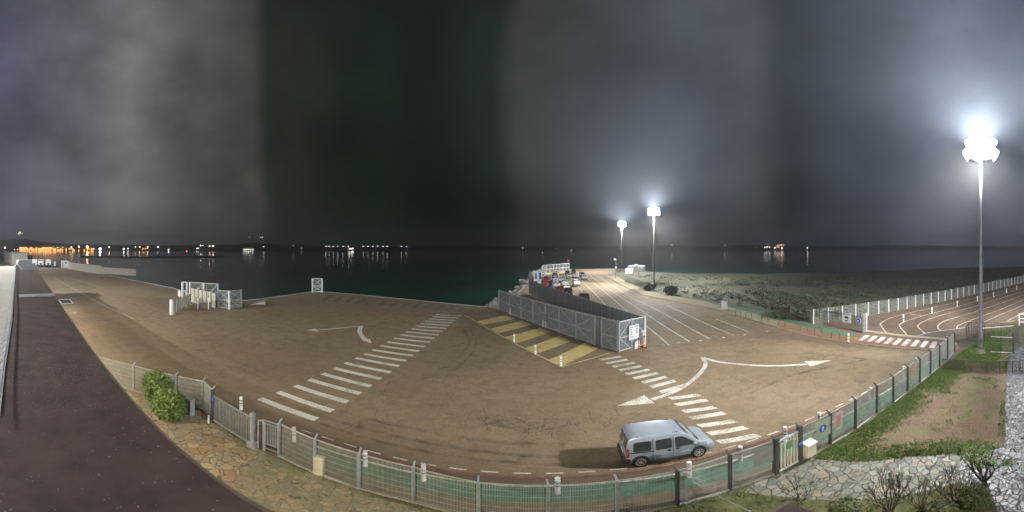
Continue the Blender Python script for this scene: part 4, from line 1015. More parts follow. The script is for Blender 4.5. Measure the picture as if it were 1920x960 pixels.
# ------------------------------------------------------------------ vehicles
def vehicle(name, side, W2, belt, tumble, paint, wheels, wr, windows, shield, rear, opts):
    """side: closed outline (x,z) front at +x; returns root at origin"""
    r_ = root(name, (0,0,0))
    xs = [p[0] for p in side]; x0, x1 = min(xs), max(xs); zt = max(p[1] for p in side); cx = (x0+x1)/2; hl = (x1-x0)/2
    def Wd(x, z):
        w = W2*(1-tumble*max(0, (z-belt)/(zt-belt))**1.25)
        w *= 1-.13*abs((x-cx)/hl)**7
        w *= 1-.05*max(0,(.45-z)/.45)
        return w
    # smooth outline by chaikin
    pts = list(side)
    for _ in range(2):
        np_ = []
        for i in range(len(pts)):
            a = pts[i]; b = pts[(i+1)%len(pts)]; np_ += [lerp(a,b,.22), lerp(a,b,.78)]
        pts = np_
    n = len(pts); cz = .55*zt
    ring = [(-1,.0),(-.995,.022),(-.96,.06),(-.86,.10)]
    stations = [(-1.0,.065),(-.985,.03),(-.94,.010),(-.82,0),(-.4,-.004),(0,-.008),(.4,-.004),(.82,0),(.94,.010),(.985,.03),(1.0,.065)]
    def inset(p, i, d):
        a = pts[(i-1)%n]; b = pts[(i+1)%n]; dx, dz = b[0]-a[0], b[1]-a[1]; l = hypot(dx,dz) or 1
        return (p[0]-dz/l*d*orient, p[1]+dx/l*d*orient)
    area_ = sum(pts[i][0]*pts[(i+1)%n][1]-pts[(i+1)%n][0]*pts[i][1] for i in range(n)); orient = 1 if area_ > 0 else -1
    V = []; F = []
    for yf, ins in stations:
        for i, p in enumerate(pts):
            q = inset(p, i, ins*1.15); V.append((q[0], yf*Wd(q[0], q[1]), q[1]))
    m_ = len(stations)
    for s in range(m_-1):
        for i in range(n):
            f = (s*n+i, s*n+(i+1)%n, (s+1)*n+(i+1)%n, (s+1)*n+i); F.append(f if orient > 0 else f[::-1])
    # side caps: planar-ish ngon fan toward spine points
    for s, rev in ((0, orient > 0), (m_-1, orient < 0)):
        # strip triangulation using ear-free fan on monotone top/bottom would be complex; use ngon
        f = tuple(range(s*n, s*n+n)); F.append(f[::-1] if rev else f)
    mb = MB(); mb.v = V; mb.f = F
    body = mb.build('body', paint, r_, smooth=True)
    def panel(nm, poly, m, off=.006, th=.012, both=True, parent=None):
        for sgn in (1,-1):
            c = (sum(p[0] for p in poly)/len(poly), sum(p[1] for p in poly)/len(poly))
            V1 = [(x, sgn*(Wd(x,z)*1.0+off), z) for x, z in poly]; V0 = [(x, sgn*(Wd(x,z)-.03), z) for x, z in poly]
            k = len(poly); fs = [tuple(range(k)), tuple(range(2*k-1,k-1,-1))] + [(i,i+k,(i+1)%k+k,(i+1)%k) for i in range(k)]
            if sgn > 0: fs = [f[::-1] for f in fs]
            MB().add(V1+V0, fs).build(nm, m, parent or r_)
    for w in windows: panel('side_window', w, GLASS)
    def slab(nm, p, q, f0, f1, m, off=.012, parent=None, k=6):
        # surface across the width between outline points p and q
        dx, dz = q[0]-p[0], q[1]-p[1]; l = hypot(dx,dz); nx, nz = -dz/l, dx/l
        if nz < 0 and abs(nz) > .15: nx, nz = -nx, -nz
        if abs(nz) <= .15 and nx*(p[0]-cx) < 0: nx, nz = -nx, -nz
        V = []; 
        for o_ in (off, -.02):
            for j in range(k+1):
                y = f0+(f1-f0)*j/k
                for e in (p, q): V.append((e[0]+nx*o_, y*Wd(*e), e[1]+nz*o_))
        fs = []; n2 = 2*(k+1)
        for j in range(k):
            a = 2*j; fs.append((a,a+1,a+3,a+2)); fs.append((n2+a,n2+a+2,n2+a+3,n2+a+1)); fs.append((a,a+2,n2+a+2,n2+a)); fs.append((a+1,n2+a+1,n2+a+3,a+3))
        fs.append((0,n2,n2+1,1)); fs.append((2*k,2*k+1,n2+2*k+1,n2+2*k))
        return MB().add(V, fs).build(nm, m, parent or r_)
    slab('windscreen', shield[0], shield[1], -.88, .88, GLASS)
    if rear:
        if opts.get('twin'):
            slab('rear_window', rear[0], rear[1], -.82, -.08, GLASS); slab('rear_window', rear[0], rear[1], .08, .82, GLASS)
        else: slab('rear_window', rear[0], rear[1], -.84, .84, GLASS)
    for x in wheels:
        for sgn in (1,-1):
            y = sgn*(W2*.985)
            MB().tube((x, y-sgn*.06, wr+.02),(x, y+sgn*.004, wr+.02), wr*1.17, wr*1.17, 24).build('wheel_arch', BLACK, body)
            wh = root('wheel', (x, y-sgn*.09, wr)); wh.parent = r_
            pr = [(wr*.62,-.10),(wr*.9,-.10),(wr,-.06),(wr,.06),(wr*.92,.10),(wr*.66,.105)]
            ty = MB().lathe([(a,b_) for a,b_ in pr], 28); ty.v = [(v[0], v[2]*sgn, v[1]) for v in ty.v]; ty.build('tyre', BLACK, None)
            o = bpy.context.scene.collection.objects[-1]
            # place the tyre in wheel space
            o.name = 'tyre'; me = o.data; off = np.array(o.location)
            me.transform(__import__('mathutils').Matrix.Translation(o.location)); o.location = (0,0,0); o.parent = wh
            rm = MB(); 
            rm.tube((0,sgn*.02,0),(0,sgn*.075,0), wr*.68, wr*.68, 24)
            for k in range(opts.get('spokes',7)):
                a = 2*pi*k/opts.get('spokes',7); rm.beam((cos(a)*wr*.1,sgn*.085,sin(a)*wr*.1),(cos(a)*wr*.62,sgn*.085,sin(a)*wr*.62),.05,.03)
            rm.tube((0,sgn*.07,0),(0,sgn*.11,0), wr*.2, wr*.16, 12)
            me = bpy.data.meshes.new('rim'); me.from_pydata(rm.v,[],rm.f); me.update(); me.materials.append(RIM); q = bpy.data.objects.new('rim', me); COL.objects.link(q); q.parent = wh
            rg = MB().lathe([(wr*.64,0.0),(wr*.70,.01),(wr*.72,.0)],28); 
            rv = [(v[0], sgn*(.108+v[2]), v[1]) for v in rg.v]
            me = bpy.data.meshes.new('rim_edge'); me.from_pydata(rv,[],rg.f[:-1]); me.update(); me.materials.append(RIM); q = bpy.data.objects.new('rim_edge', me); COL.objects.link(q); q.parent = wh
    return r_, Wd, panel, slab
RIM = mat('silver wheel rim', (.62,.62,.60), .35, .4)
HEADL = mat('headlamp glass', (.75,.78,.8), .15)
TAILL = mat('tail lamp red', (.30,.015,.02), .25)
PLASTIC = mat('grey bumper plastic', (.055,.06,.06), .6)
VANP = mat('blue silver car paint', (.46,.53,.61), .3, .4, var=.08, scale=2, coat=.4)
# --- the silver van
side = [(-1.99,.30),(-2.0,.55),(-1.985,.9),(-1.93,1.3),(-1.86,1.66),(-1.74,1.775),(-1.3,1.82),(-.6,1.825),(.1,1.80),(.5,1.72),(.72,1.60),(1.0,1.32),(1.22,1.07),(1.34,1.02),(1.7,.955),(1.9,.84),(1.99,.66),(2.02,.45),(1.98,.27),(1.6,.22),(0,.20),(-1.7,.22)]
van, Wd, panel, slab = vehicle('van', side, .84, .95, .15, VANP, (1.22,-1.38), .315,
    [[(-1.70,1.02),(-1.68,1.44),(-1.58,1.51),(-1.0,1.52),(-.94,1.46),(-.94,1.03),(-1.0,.98),(-1.64,.98)],
     [(-.74,1.0),(-.74,1.46),(-.68,1.52),(-.08,1.52),(-.03,1.46),(-.03,1.0),(-.1,.96),(-.68,.96)],
     [(.14,.98),(.12,1.46),(.2,1.53),(.46,1.50),(.66,1.36),(1.0,1.06),(1.02,.98),(.9,.94),(.2,.94)]],
    ((.62,1.69),(1.19,1.10)), ((-1.965,1.02),(-1.885,1.60)), dict(twin=True, spokes=8))
panel('side_moulding', [(-.86,.50),(-.86,.58),(.92,.60),(.92,.52)], mat('side moulding',(.22,.26,.3),.5), off=.02)
panel('door_rail', [(-1.86,.885),(-1.86,.915),(-.84,.925),(-.84,.895)], BLACK, off=.008)
panel('tail_lamp', [(-1.975,.62),(-1.965,1.16),(-1.86,1.16),(-1.86,.66)], TAILL, off=.006)
panel('front_indicator', [(1.62,.70),(1.60,.86),(1.78,.86),(1.9,.72)], HEADL, off=.008)
panel('sill', [(-1.0,.22),(-1.0,.34),(.85,.34),(.85,.22)], PLASTIC, off=.006)
panel('door_handle', [(-.22,.80),(-.22,.87),(-.08,.87),(-.08,.80)], BLACK, off=.03)
panel('door_handle', [(.16,.82),(.16,.88),(.32,.88),(.32,.82)], BLACK, off=.03)
for seam in ([(-.855,.36),(-.855,1.6)], [(.045,.34),(.045,1.62)], [(1.03,.5),(1.05,1.0)]):
    (xa,za),(xb,zb_) = seam; panel('door_seam', [(xa-.008,za),(xa+.008,za),(xb+.008,zb_),(xb-.008,zb_)], BLACK, off=.0015)
slab('rear_bumper', (-2.0,.30), (-1.995,.58), -1.0, 1.0, PLASTIC, off=.09)
panel('bumper_corner', [(-2.06,.32),(-2.06,.58),(-1.84,.56),(-1.76,.34)], PLASTIC, off=.03)
slab('front_bumper', (2.03,.30), (2.03,.50), -.95, .95, VANP, off=.045)
slab('grille', (2.0,.56), (1.965,.70), -.45, .45, BLACK, off=.03)
slab('headlight', (1.985,.60), (1.90,.80), .58, .95, HEADL, off=.03); slab('headlight', (1.985,.60), (1.90,.80), -.95, -.58, HEADL, off=.03)
slab('rear_plate', (-2.0,.62), (-1.995,.74), -.32, .32, SIGNW, off=.02)
slab('rear_door_gap', (-1.99,.6), (-1.9,1.6), -.012, .012, BLACK, off=.008)
slab('wiper_cowl', (1.19,1.10), (1.28,1.055), -.86, .86, BLACK, off=.008)
build_each(MB().beam((-1.6,.66,1.775),(.3,.66,1.775),.03,.03).beam((-1.6,-.66,1.775),(.3,-.66,1.775),.03,.03),'roof_gutter', BLACK, van)
for s in (1,-1):
    mm_ = MB().blob((.98, s*.95, 1.08), (.09,.11,.09)); mm_.beam((.98,s*.80,1.02),(.98,s*.9,1.05),.05); mm_.build('wing_mirror', VANP, van, smooth=True)
# seats seen through glass are left to the dark glazing
rw = P(1202,876); fwp = P(1310,857)
hd_ = atan2(fwp[1]-rw[1], fwp[0]-rw[0])
tag(van, 'silver blue compact van driving beside the kerb with a long shadow behind it', 'van')
off = np.array((cos(hd_)*-1.38 - sin(hd_)*-.84, sin(hd_)*-1.38 + cos(hd_)*-.84))
van.location = (rw[0]-off[0], rw[1]-off[1], 0); van.rotation_euler = (0,0,hd_)

# --- queueing cars
CARS = {}
def car(paintname, col, kind='hatch', metal=.3):
    pm = mat(paintname, col, .3, metal, var=.06, coat=.4)
    if kind == 'hatch':
        side = [(-1.95,.32),(-2.0,.6),(-1.95,.92),(-1.75,1.12),(-1.5,1.40),(-1.1,1.47),(-.2,1.49),(.3,1.44),(.85,1.12),(1.1,.98),(1.7,.88),(1.95,.74),(2.0,.5),(1.95,.27),(1.2,.2),(-1.5,.2)]
        wins = [[(-1.45,1.0),(-1.2,1.36),(-.35,1.40),(-.35,.98)],[(-.25,.97),(-.25,1.39),(.2,1.36),(.8,1.02),(.8,.95)]]; sh = ((.32,1.43),(.93,1.06)); re = ((-1.82,1.06),(-1.53,1.38))
    elif kind == 'sedan':
        side = [(-2.2,.34),(-2.25,.6),(-2.2,.88),(-2.05,.98),(-1.55,1.02),(-1.0,1.36),(-.5,1.43),(0,1.43),(.4,1.36),(.95,1.02),(1.9,.86),(2.15,.7),(2.2,.45),(2.1,.26),(1.2,.2),(-1.5,.2)]
        wins = [[(-1.2,1.0),(-.85,1.32),(-.35,1.36),(-.35,.97)],[(-.25,.97),(-.25,1.36),(.25,1.30),(.75,1.0),(.75,.95)]]; sh = ((.42,1.34),(.93,1.03)); re = ((-1.50,1.04),(-1.03,1.34))
    else:
        side = [(-2.1,.36),(-2.15,.7),(-2.1,1.1),(-2.0,1.55),(-1.8,1.68),(-.6,1.72),(.2,1.68),(.8,1.28),(1.05,1.1),(1.8,1.0),(2.05,.85),(2.12,.5),(2.05,.3),(1.2,.22),(-1.6,.22)]
        wins = [[(-1.9,1.1),(-1.85,1.5),(-1.1,1.56),(-1.1,1.08)],[(-1.0,1.08),(-1.0,1.58),(-.25,1.58),(-.25,1.06)],[(-.15,1.06),(-.15,1.58),(.2,1.54),(.8,1.14),(.8,1.06)]]; sh = ((.25,1.65),(.83,1.24)); re = ((-2.08,1.15),(-1.98,1.55))
    r_, Wd, panel, slab = vehicle('parked_car', side, .86, .95, .2, pm, (1.28,-1.25), .31, wins, sh, re, dict(spokes=6))
    x1 = max(p[0] for p in side); x0 = min(p[0] for p in side)
    slab('headlight', (x1-.02,.58), (x1-.10,.74), .5, .93, HEADL, off=.04); slab('headlight', (x1-.02,.58), (x1-.10,.74), -.93, -.5, HEADL, off=.04)
    slab('number_plate', (x1+.0,.38), (x1+.0,.5), -.28, .28, SIGNW, off=.04)
    slab('grille', (x1-.0,.52), (x1-.03,.64), -.42, .42, BLACK, off=.03)
    slab('tail_lamp', (x0+.01,.7), (x0+.05,.9), .6, .95, TAILL, off=.04); slab('tail_lamp', (x0+.01,.7), (x0+.05,.9), -.95, -.6, TAILL, off=.04)
    slab('bumper', (x0,.36), (x0,.54), -.96, .96, PLASTIC, off=.04)
    for s in (1,-1): MB().blob((.72,s*.98,1.0),(.08,.1,.07)).build('wing_mirror', pm, r_)
    return r_
COLS = {'silver': ((.55,.57,.6),.4), 'white': ((.8,.8,.8),0), 'black': ((.025,.027,.03),.2), 'red': ((.30,.03,.03),.1), 'grey': ((.16,.17,.18),.3), 'blue': ((.05,.08,.14),.3), 'maroon': ((.14,.02,.05),.2)}
def lane_dir(px, py):
    # cars queue along the lane lines, noses towards the camera
    a = np.array(P(1089,524)[:2]); b = np.array(P(1120,557.6)[:2]); d = b-a; d /= np.linalg.norm(d); return atan2(d[1], d[0])
cl_ = [(1043,512,'silver','hatch',0,'light car parked alone in front of the quay end fence'),
 (1064,515.5,'black','hatch',0,'black hatchback behind the silver car in the middle lane of the far rank'),
 (1067,522,'silver','sedan',0,'silver saloon at the front left of the far rank'),
 (1075.5,513.5,'black','suv',0,'tall black car last in the far rank'),
 (1080,521,'silver','sedan',0,'silver saloon at the front of the central far rank'),
 (1091,518.5,'black','hatch',0,'dark hatchback tucked behind the rightmost silver car'),
 (1095.5,524.5,'silver','sedan',0,'silver saloon rightmost of the far rank'),
 (1080.5,537.5,'white','suv',0,'white people carrier standing alone in its lane'),
 (1024.5,529.5,'maroon','suv',0,'dark red car second from the front in the leftmost lane'),
 (1022.5,539,'red','suv',0,'red car at the front of the leftmost lane against the pen fence'),
 (1032,538,'black','hatch',0,'black car squeezed between the red car and the silver van lane'),
 (1040.5,522,'grey','suv',0,'grey car third from the front of the second lane'),
 (1041,530.5,'silver','suv',0,'silver people carrier second in the second lane'),
 (1041.5,543,'silver','suv',0,'silver grey people carrier at the front of the second lane'),
 (1053.5,530,'silver','hatch',0,'silver hatchback third in the third lane'),
 (1058.5,538,'silver','suv',0,'pale silver people carrier second in the third lane'),
 (1060.5,546,'white','hatch',0,'white hatchback behind the black saloon by the pen fence'),
 (1066,553,'black','sedan',0,'black saloon at the front of the third lane'),
 (1051,550,'red','hatch',0,'pale red car hidden up to its roof by the pen fence'),
 (1095.5,565,'maroon','hatch',pi,'dark maroon car nearest the camera seen from behind')]
protos = {}
for x, y, c, k, rot, lab in cl_:
    if (c, k) in protos: o = copy_tree(protos[(c, k)])
    else: o = car(c+' car paint', COLS[c][0], k, COLS[c][1]); protos[(c, k)] = o
    p = P(x, y); rr_ = hypot(p[0], p[1]); f_ = (rr_+1.6)/rr_
    o.location = (p[0]*f_, p[1]*f_, 0); o.rotation_euler = (0,0,lane_dir(x,y)+rot+random.uniform(-.05,.05))
    tag(o, lab, 'car', 'cars queueing in the ferry lanes')

# ------------------------------------------------------------------ right side: fences, gate, hoops, tanks
wfn = root('car_park_fence', P(1525,608.5), 'long white post and wire mesh fence along the far side of the car park', 'fence')
a = np.array(P(1525.5,609)[:2]); g0 = np.array(P(1627.9,593.4)[:2]); g1 = np.array(P(1826.6,552.9)[:2]); st_ = (g1-g0)/14.0
k0 = int(round(np.linalg.norm(g0-a)/np.linalg.norm(st_)))
posts = [a+(g0-a)*i/k0 for i in range(k0)] + [g0+st_*i for i in range(44)]
for i, p in enumerate(posts):
    MB().box((p[0],p[1],1.15),(.10,.10,2.1),-.4).build('post', STEELW, wfn)
for i, (p, q) in enumerate(zip(posts, posts[1:])):
    m_ = MB(); far = i > 16
    fence_mesh(m_, p, q, .2, 2.15, .24 if not far else .5, .016 if not far else .03, .2 if not far else .33); m_.build('mesh_panel', MESHW, wfn)
dg = root('railing_gate', P(1580,614), 'dark railing gate with signs at the end of the cycle lane', 'gate')
a = P(1543,612)[:2]; b = P(1616,626)[:2]
m_ = MB(); n = 44
for i in range(n+1): q = lerp(a,b,i/n); m_.box((q[0],q[1],1.2),(.03,.03,1.9))
m_.build('bars', mat('grey green railing',(.10,.115,.11),.5,.2), dg); m_ = MB()
for z in (.28,2.14): m_.beam((*a,z),(*b,z),.06,.08)
build_each(m_,'rail', MATS['grey green railing'], dg)
MB().box((b[0]+.15,b[1]-.1,1.3),(.26,.26,2.4)).build('gate_post', STEEL, dg); MB().box((b[0]+.5,b[1]-.35,1.35),(.14,.14,2.5)).build('gate_post', STEELW, dg)
d = np.array(b)-np.array(a); l = np.linalg.norm(d); d /= l; nn = np.array((d[1],-d[0])); rz = atan2(d[1],d[0])
if nn@np.array(a) > 0: nn = -nn
s1 = root('car_sign', (*lerp(a,b,.62),0), 'white square sign with dark car symbol on the railing gate', 'sign')
c = np.array(lerp(a,b,.64))+nn*.09; MB().box((c[0],c[1],1.75),(1.35,.03,1.25),rz).build('board', SIGNW, s1)
m_ = MB(); c2 = c+nn*.02
m_.box((*c2,1.78),(.62,.012,.16),rz); m_.box((*c2,1.9),(.38,.012,.12),rz); m_.box((*c2,1.38),(.5,.012,.14),rz)
for s in (-1,1): q = c2+d*s*.2; m_.tube((q[0],q[1],1.68),(q[0]+nn[0]*.01,q[1]+nn[1]*.01,1.68),.07,.07,12)
m_.build('car_symbol', INK, s1); m_ = MB()
for i in range(9):
    if i == 4: continue
    q = c2+d*(-.5+i*.125); m_.box((q[0],q[1],2.24),(.08,.012,.10),rz)
m_.build('lettering', INK, s1)
s2 = root('blue_disc_sign', (*lerp(a,b,.9),0), 'round blue sign with white arrow on the right end of the railing gate', 'sign')
c = np.array(lerp(a,b,.93))+nn*.1; disc('disc_rim', s2, (*c,1.65), .38, (*nn,0), SIGNW, .02); disc('disc', s2, (*(c+nn*.02),1.65), .33, (*nn,0), BLUES, .012)
m_ = MB(); c2 = c+nn*.04; m_.beam((*(c2+d*.18),1.78),(*(c2-d*.12),1.56),.05,.05); m_.beam((*(c2-d*.14),1.56),(*(c2-d*.14),1.78),.05,.05); m_.beam((*(c2-d*.14),1.56),(*(c2+d*.06),1.5),.05,.05); m_.build('arrow', SIGNW, s2)
# green mesh fence along the scrub
gf = root('scrub_fence', P(1400,585), 'thin green mesh fence between the verge and the scrub', 'fence')
gpts = [P(x,y)[:2] for x, y in [(1172,528),(1192,536),(1216,546),(1250,553),(1290,560),(1325,566),(1365,573),(1400,580),(1435,587),(1465,593),(1490,599),(1520,606)]]
for p in gpts: MB().box((p[0],p[1],1.0),(.07,.07,1.9)).build('post', MESHG, gf)
for p, q in zip(gpts, gpts[1:]):
    m_ = MB(); fence_mesh(m_, p, q, .15, 1.85, .3, .018, .35); m_.build('mesh_panel', MESHG, gf)
# hoops
hp0 = root('bike_hoop', (0,0,0))
m_ = MB(); pts_ = [(-.45,0,0),(-.45,0,.45)]+[(-.45*cos(i*pi/8),0,.45+.4*sin(i*pi/8)) for i in range(1,8)]+[(.45,0,.45),(.45,0,0)]; m_.path(pts_,.03,8); m_.build('tube', DARKST, hp0); build_each(MB().box((-.45,0,.01),(.14,.14,.02)).box((.45,0,.01),(.14,.14,.02)),'foot', DARKST, hp0)
hl = [(1384,594),(1404,597),(1434,604),(1466,613),(1507,622),(1534,628),(1566,635)]
hw = ['farthest','second farthest','third farthest, behind the kerb bend','middle','third nearest','second nearest','nearest']
for i, (x, y) in enumerate(hl):
    o = hp0 if i == 0 else copy_tree(hp0); p = P(x,y); o.location = (p[0],p[1],.1); o.rotation_euler = (0,0,-1.1); tag(o, f'dark steel hoop on the verge, {hw[i]} of the row', 'hoop', 'steel hoops on the verge')
for i, (x, lab) in enumerate(((1355.5,'taller pale cabinet standing left of its twin at the scrub edge'),(1361,'shorter pale cabinet standing right of its twin at the scrub edge'))):
    c = P(x, 580.5); cb = root('roadside_cabinet', c, lab, 'cabinet', 'pale cabinets at the scrub edge'); h = 1.35-.15*i
    MB().box((c[0],c[1],h/2+.1),(.42,.35,h),.4).build('body', mat('pale cabinet',(.6,.62,.6),.5), cb); MB().box((c[0],c[1],h+.12),(.48,.4,.05),.4).build('lid', STEELW, cb); MB().box((c[0]-.07,c[1]-.17,h/2+.1),(.32,.03,h*.8),.4).build('door', mat('cabinet door',(.5,.52,.5),.5), cb)
# camera pole
c = P(1154.5,521); cp = root('camera_pole', c, 'slender white pole with a small camera arm at the bend of the kerb', 'pole')
MB().tube((c[0],c[1],0),(c[0],c[1],6.2),.12,.09,10).build('pole', GALV, cp); MB().box((c[0]-.3,c[1],6.3),(.9,.3,.3),.3).build('camera', STEELW, cp); MB().box((c[0],c[1],3.6),(.35,.35,.5)).build('box', STEELW, cp)
# white tanks and shed of the small plant behind the far mast
TK = mat('pale tank', (.45,.47,.47), .6, var=.25)
for i, (x, w, yt, lab) in enumerate([(1183,3.0,499,'short pale cylindrical tank leftmost in the group behind the far mast'),(1188,2.4,499,'short pale tank just left of the slender tower'),(1193,2.0,495,'slender pale tower rising above the tanks'),(1198.5,2.2,499.5,'short pale tank right of the slender tower'),(1204,2.8,499.5,'dull pale tank rightmost in the group behind the far mast')]):
    c = P(x, 508); r_ = hypot(c[0],c[1]); h = H-r_*tan((yt-YH)*KP); tk = root('tank', c, lab, 'tank', 'pale tanks behind the far mast'); h = max(2.5,h)
    MB().lathe([(w/2,0),(w/2,h-.4),(w/2*.7,h-.1),(.1,h)],16,(c[0],c[1],0)).build('shell', TK, tk, smooth=True); MB().beam((c[0]-w/2,c[1]-w/2,0),(c[0]-w/2,c[1]-w/2,h),.1).build('ladder', STEEL, tk)
for x0, x1, lab in ((1172,1177.5,'small bright white container left of its longer twin by the tanks'),(1179,1186.5,'long bright white container below the tanks')):
    c = P((x0+x1)/2, 513.5); w = (x1-x0)*KP*hypot(c[0],c[1]); sh = root('container', c, lab, 'container')
    MB().box((c[0],c[1],1.0),(w,2.0,1.9),-.3).build('body', WHITEPL, sh); MB().box((c[0],c[1],2.0),(w+.1,2.1,.1),-.3).build('roof', STEELW, sh); MB().box((c[0]+.2,c[1]-1.02,.9),(.8,.05,1.5),-.3).build('door', STEEL, sh)

# ------------------------------------------------------------------ garden railings and mast enclosure
def railing(name, a, b, h, label, n, m, cat='railing', z=.08, rails=2):
    r0 = root(name, (*lerp(a,b,.5),z), label, cat); m_ = MB()
    for i in range(n+1): q = lerp(a,b,i/n); m_.box((q[0],q[1],z+h/2),(.05,.05,h-.06))
    m_.build('bars', m, r0); m_ = MB(); m_.beam((*a,z+h),(*b,z+h),.05,.05); m_.beam((*a,z+.12),(*b,z+.12),.05,.05); build_each(m_,'rail', m, r0)
    for t_ in (0,.33,.66,1): q = lerp(a,b,t_); MB().box((q[0],q[1],z+h/2),(.06,.06,h+.08)).build('post', m, r0)
    return r0
BR = mat('bronze railing', (.09,.08,.06), .5, .3)
a = P(1768,694)[:2]; b = P(1850,699.5)[:2]; c = P(1886,699)[:2]; e = P(1925,698)[:2]
railing('garden_railing', a, b, .98, 'low bronze picket railing across the garden, left half', 34, BR)
railing('garden_railing', lerp(b,c,.05), c, .98, 'low bronze picket railing across the garden, right half with pale rail', 14, BR)
railing('garden_railing', c, e, 1.0, 'short picket railing end section over the stone path', 10, BR)
m_ = MB(); q0_ = P(1857,697.5); q1_ = P(1878,697.5)
a = P(1816,641)[:2]; b = P(1909,642.5)[:2]
en = railing('mast_enclosure', a, b, 2.2, 'tall thin bar railing enclosing the base of the big floodlight mast', 34, BR)
a2 = P(1900,664)[:2]; a3 = P(1858,662)[:2]
en2 = root('mesh_enclosure', (*lerp(a2,a3,.5),.08), 'low mesh side of the mast enclosure with stout right post', 'fence')
m_ = MB(); fence_mesh(m_, a3, a2, .15, 1.7, .1, .012, .1); m_.build('mesh', MESHG, en2); MB().box((*a2,1.15),(.16,.16,2.2)).build('post', BR, en2); MB().beam((*a3,1.75),(*a2,1.75),.05).beam((*a3,.14),(*a2,.14),.07).build('rail', STEELW, en2)
tp_ = root('barrier_tape', (*P(1850,640)[:2],1.4), 'white tape stretched from the mast across the enclosure', 'tape')
p = P(1840,654); MB().beam((p[0],p[1]+.0,2.25),(*P(1900,645)[:2],2.1),.02,.09).build('tape', WHITEPL, tp_)
ys = root('yellow_plate', (*P(1852,636)[:2],1.6), 'small yellow plate on the mast enclosure railing', 'sign'); q = lerp(a,b,.4); MB().box((q[0]-.05,q[1]-.02,1.75),(.05,.5,.14),0).build('plate', mat('yellow plate',(.7,.62,.15),.5), ys)
rs = root('red_plate', (*P(1831,640)[:2],1.2), 'small red plate on the enclosure railing just left of the mast', 'sign'); q = lerp(a,b,.18); MB().box((q[0]-.05,q[1]-.02,1.1),(.05,.34,.42),0).build('plate', mat('red plate',(.4,.06,.05),.5), rs)
cbk = root('grey_grid_stack', (*P(1812,628)[:2],0), 'stack of pale wire grid panels leaning behind the mast', 'panels')
a = P(1815,625)[:2]; b = P(1832,627)[:2]; m_ = MB(); fence_mesh(m_, a, b, .15, 1.5, .25, .05, .22); m_.build('grid', STEEL, cbk)
m_ = MB(); m_.path([(a[0]-1.2,a[1],.1),(a[0]-1.2,a[1],1.2),(a[0]-.8,a[1]-.2,1.4),(a[0]-.2,a[1]-.2,1.4)],.06,8); m_.build('hoop', DARKST, cbk)
wr_ = root('white_barrier', P(1915,600), 'white tube barrier at the right edge of the car park', 'barrier')
a = P(1911,612)[:2]; b = P(1930,612)[:2]; m_ = MB()
for z in (.5,1.0,1.6): m_.tube((*a,z+.1),(*b,z+.1),.05,.05,8)
build_each(m_,'rail', STEELW, wr_); MB().box((*a,.95),(.12,.12,1.7)).build('post', STEELW, wr_)
tag(MB().blob((*P(1839,664)[:2],.15),(.7,.45,.16),10,6,.25).build('rubble_mound', mat('dusty rubble', (.17,.14,.10), .95, var=.4)), 'small brown rubble mound at the foot of the big mast', 'rubble')

# ------------------------------------------------------------------ vegetation
def leaf_mat(name, a, b):
    m = bpy.data.materials.new(name); m.use_nodes = True; t = m.node_tree; p = t.nodes['Principled BSDF']
    g = nd(t, 'ShaderNodeTexCoord').outputs['Object']; n_ = tex(t, 'ShaderNodeTexNoise', g, 4, Detail=4).outputs[0]
    gi = nd(t, 'ShaderNodeNewGeometry').outputs['Random Per Island']
    c = mixc(t, rng(t, math_(t,'ADD',math_(t,'MULTIPLY',n_,.6),math_(t,'MULTIPLY',gi,.5)), .35, .75), a, b); t.links.new(c, p.inputs['Base Color']); p.inputs['Roughness'].default_value = .6
    MATS[name] = m; return m
LEAF = leaf_mat('glossy leaves', (.05,.10,.02), (.17,.26,.06))
LEAF2 = leaf_mat('scrub leaves', (.035,.048,.028), (.105,.125,.072))
LEAF3 = leaf_mat('dull shrub leaves', (.05,.07,.02), (.14,.16,.06))
GRASSM = leaf_mat('grass blades', (.05,.11,.015), (.20,.32,.06))
DRYM = leaf_mat('dry grass blades', (.15,.14,.06), (.30,.27,.14))
BARK = mat('shrub bark', (.045,.032,.025), .85, var=.4, scale=12)
rv = random.Random(21)
def leaf(mb, c, s, nrm=None):
    a = rv.random()*6.28; t_ = rv.uniform(-.9,.9)
    d = np.array((cos(a)*cos(t_), sin(a)*cos(t_), sin(t_)))*s; w = np.array((-sin(a), cos(a), rv.uniform(-.6,.6)))*s*.45; c = np.array(c)
    mb.add([c-d*.1, c+d*.4+w, c+d, c+d*.4-w], [(0,1,2,3)])
def leafy(c, r, n, s, shell=.55):
    mb = MB()
    bumps = [(rv.uniform(0,6.28), rv.uniform(-.6,1.2), rv.uniform(.75,1.15)) for _ in range(9)]
    for i in range(n):
        a = rv.uniform(0,6.28); t_ = rv.uniform(-1,1); k = (shell+(1-shell)*rv.random())
        w = 1.0
        for ba, bt, bs in bumps:
            dd = abs((a-ba+pi)%(2*pi)-pi)+abs(t_-bt)
            if dd < .8: w = max(.7, min(1.2, bs)); break
        q = (c[0]+r[0]*cos(a)*math.sqrt(1-t_*t_)*k*w, c[1]+r[1]*sin(a)*math.sqrt(1-t_*t_)*k*w, c[2]+r[2]*t_*k*w)
        if q[2] > .03: leaf(mb, q, s*rv.uniform(.6,1.3))
    return mb
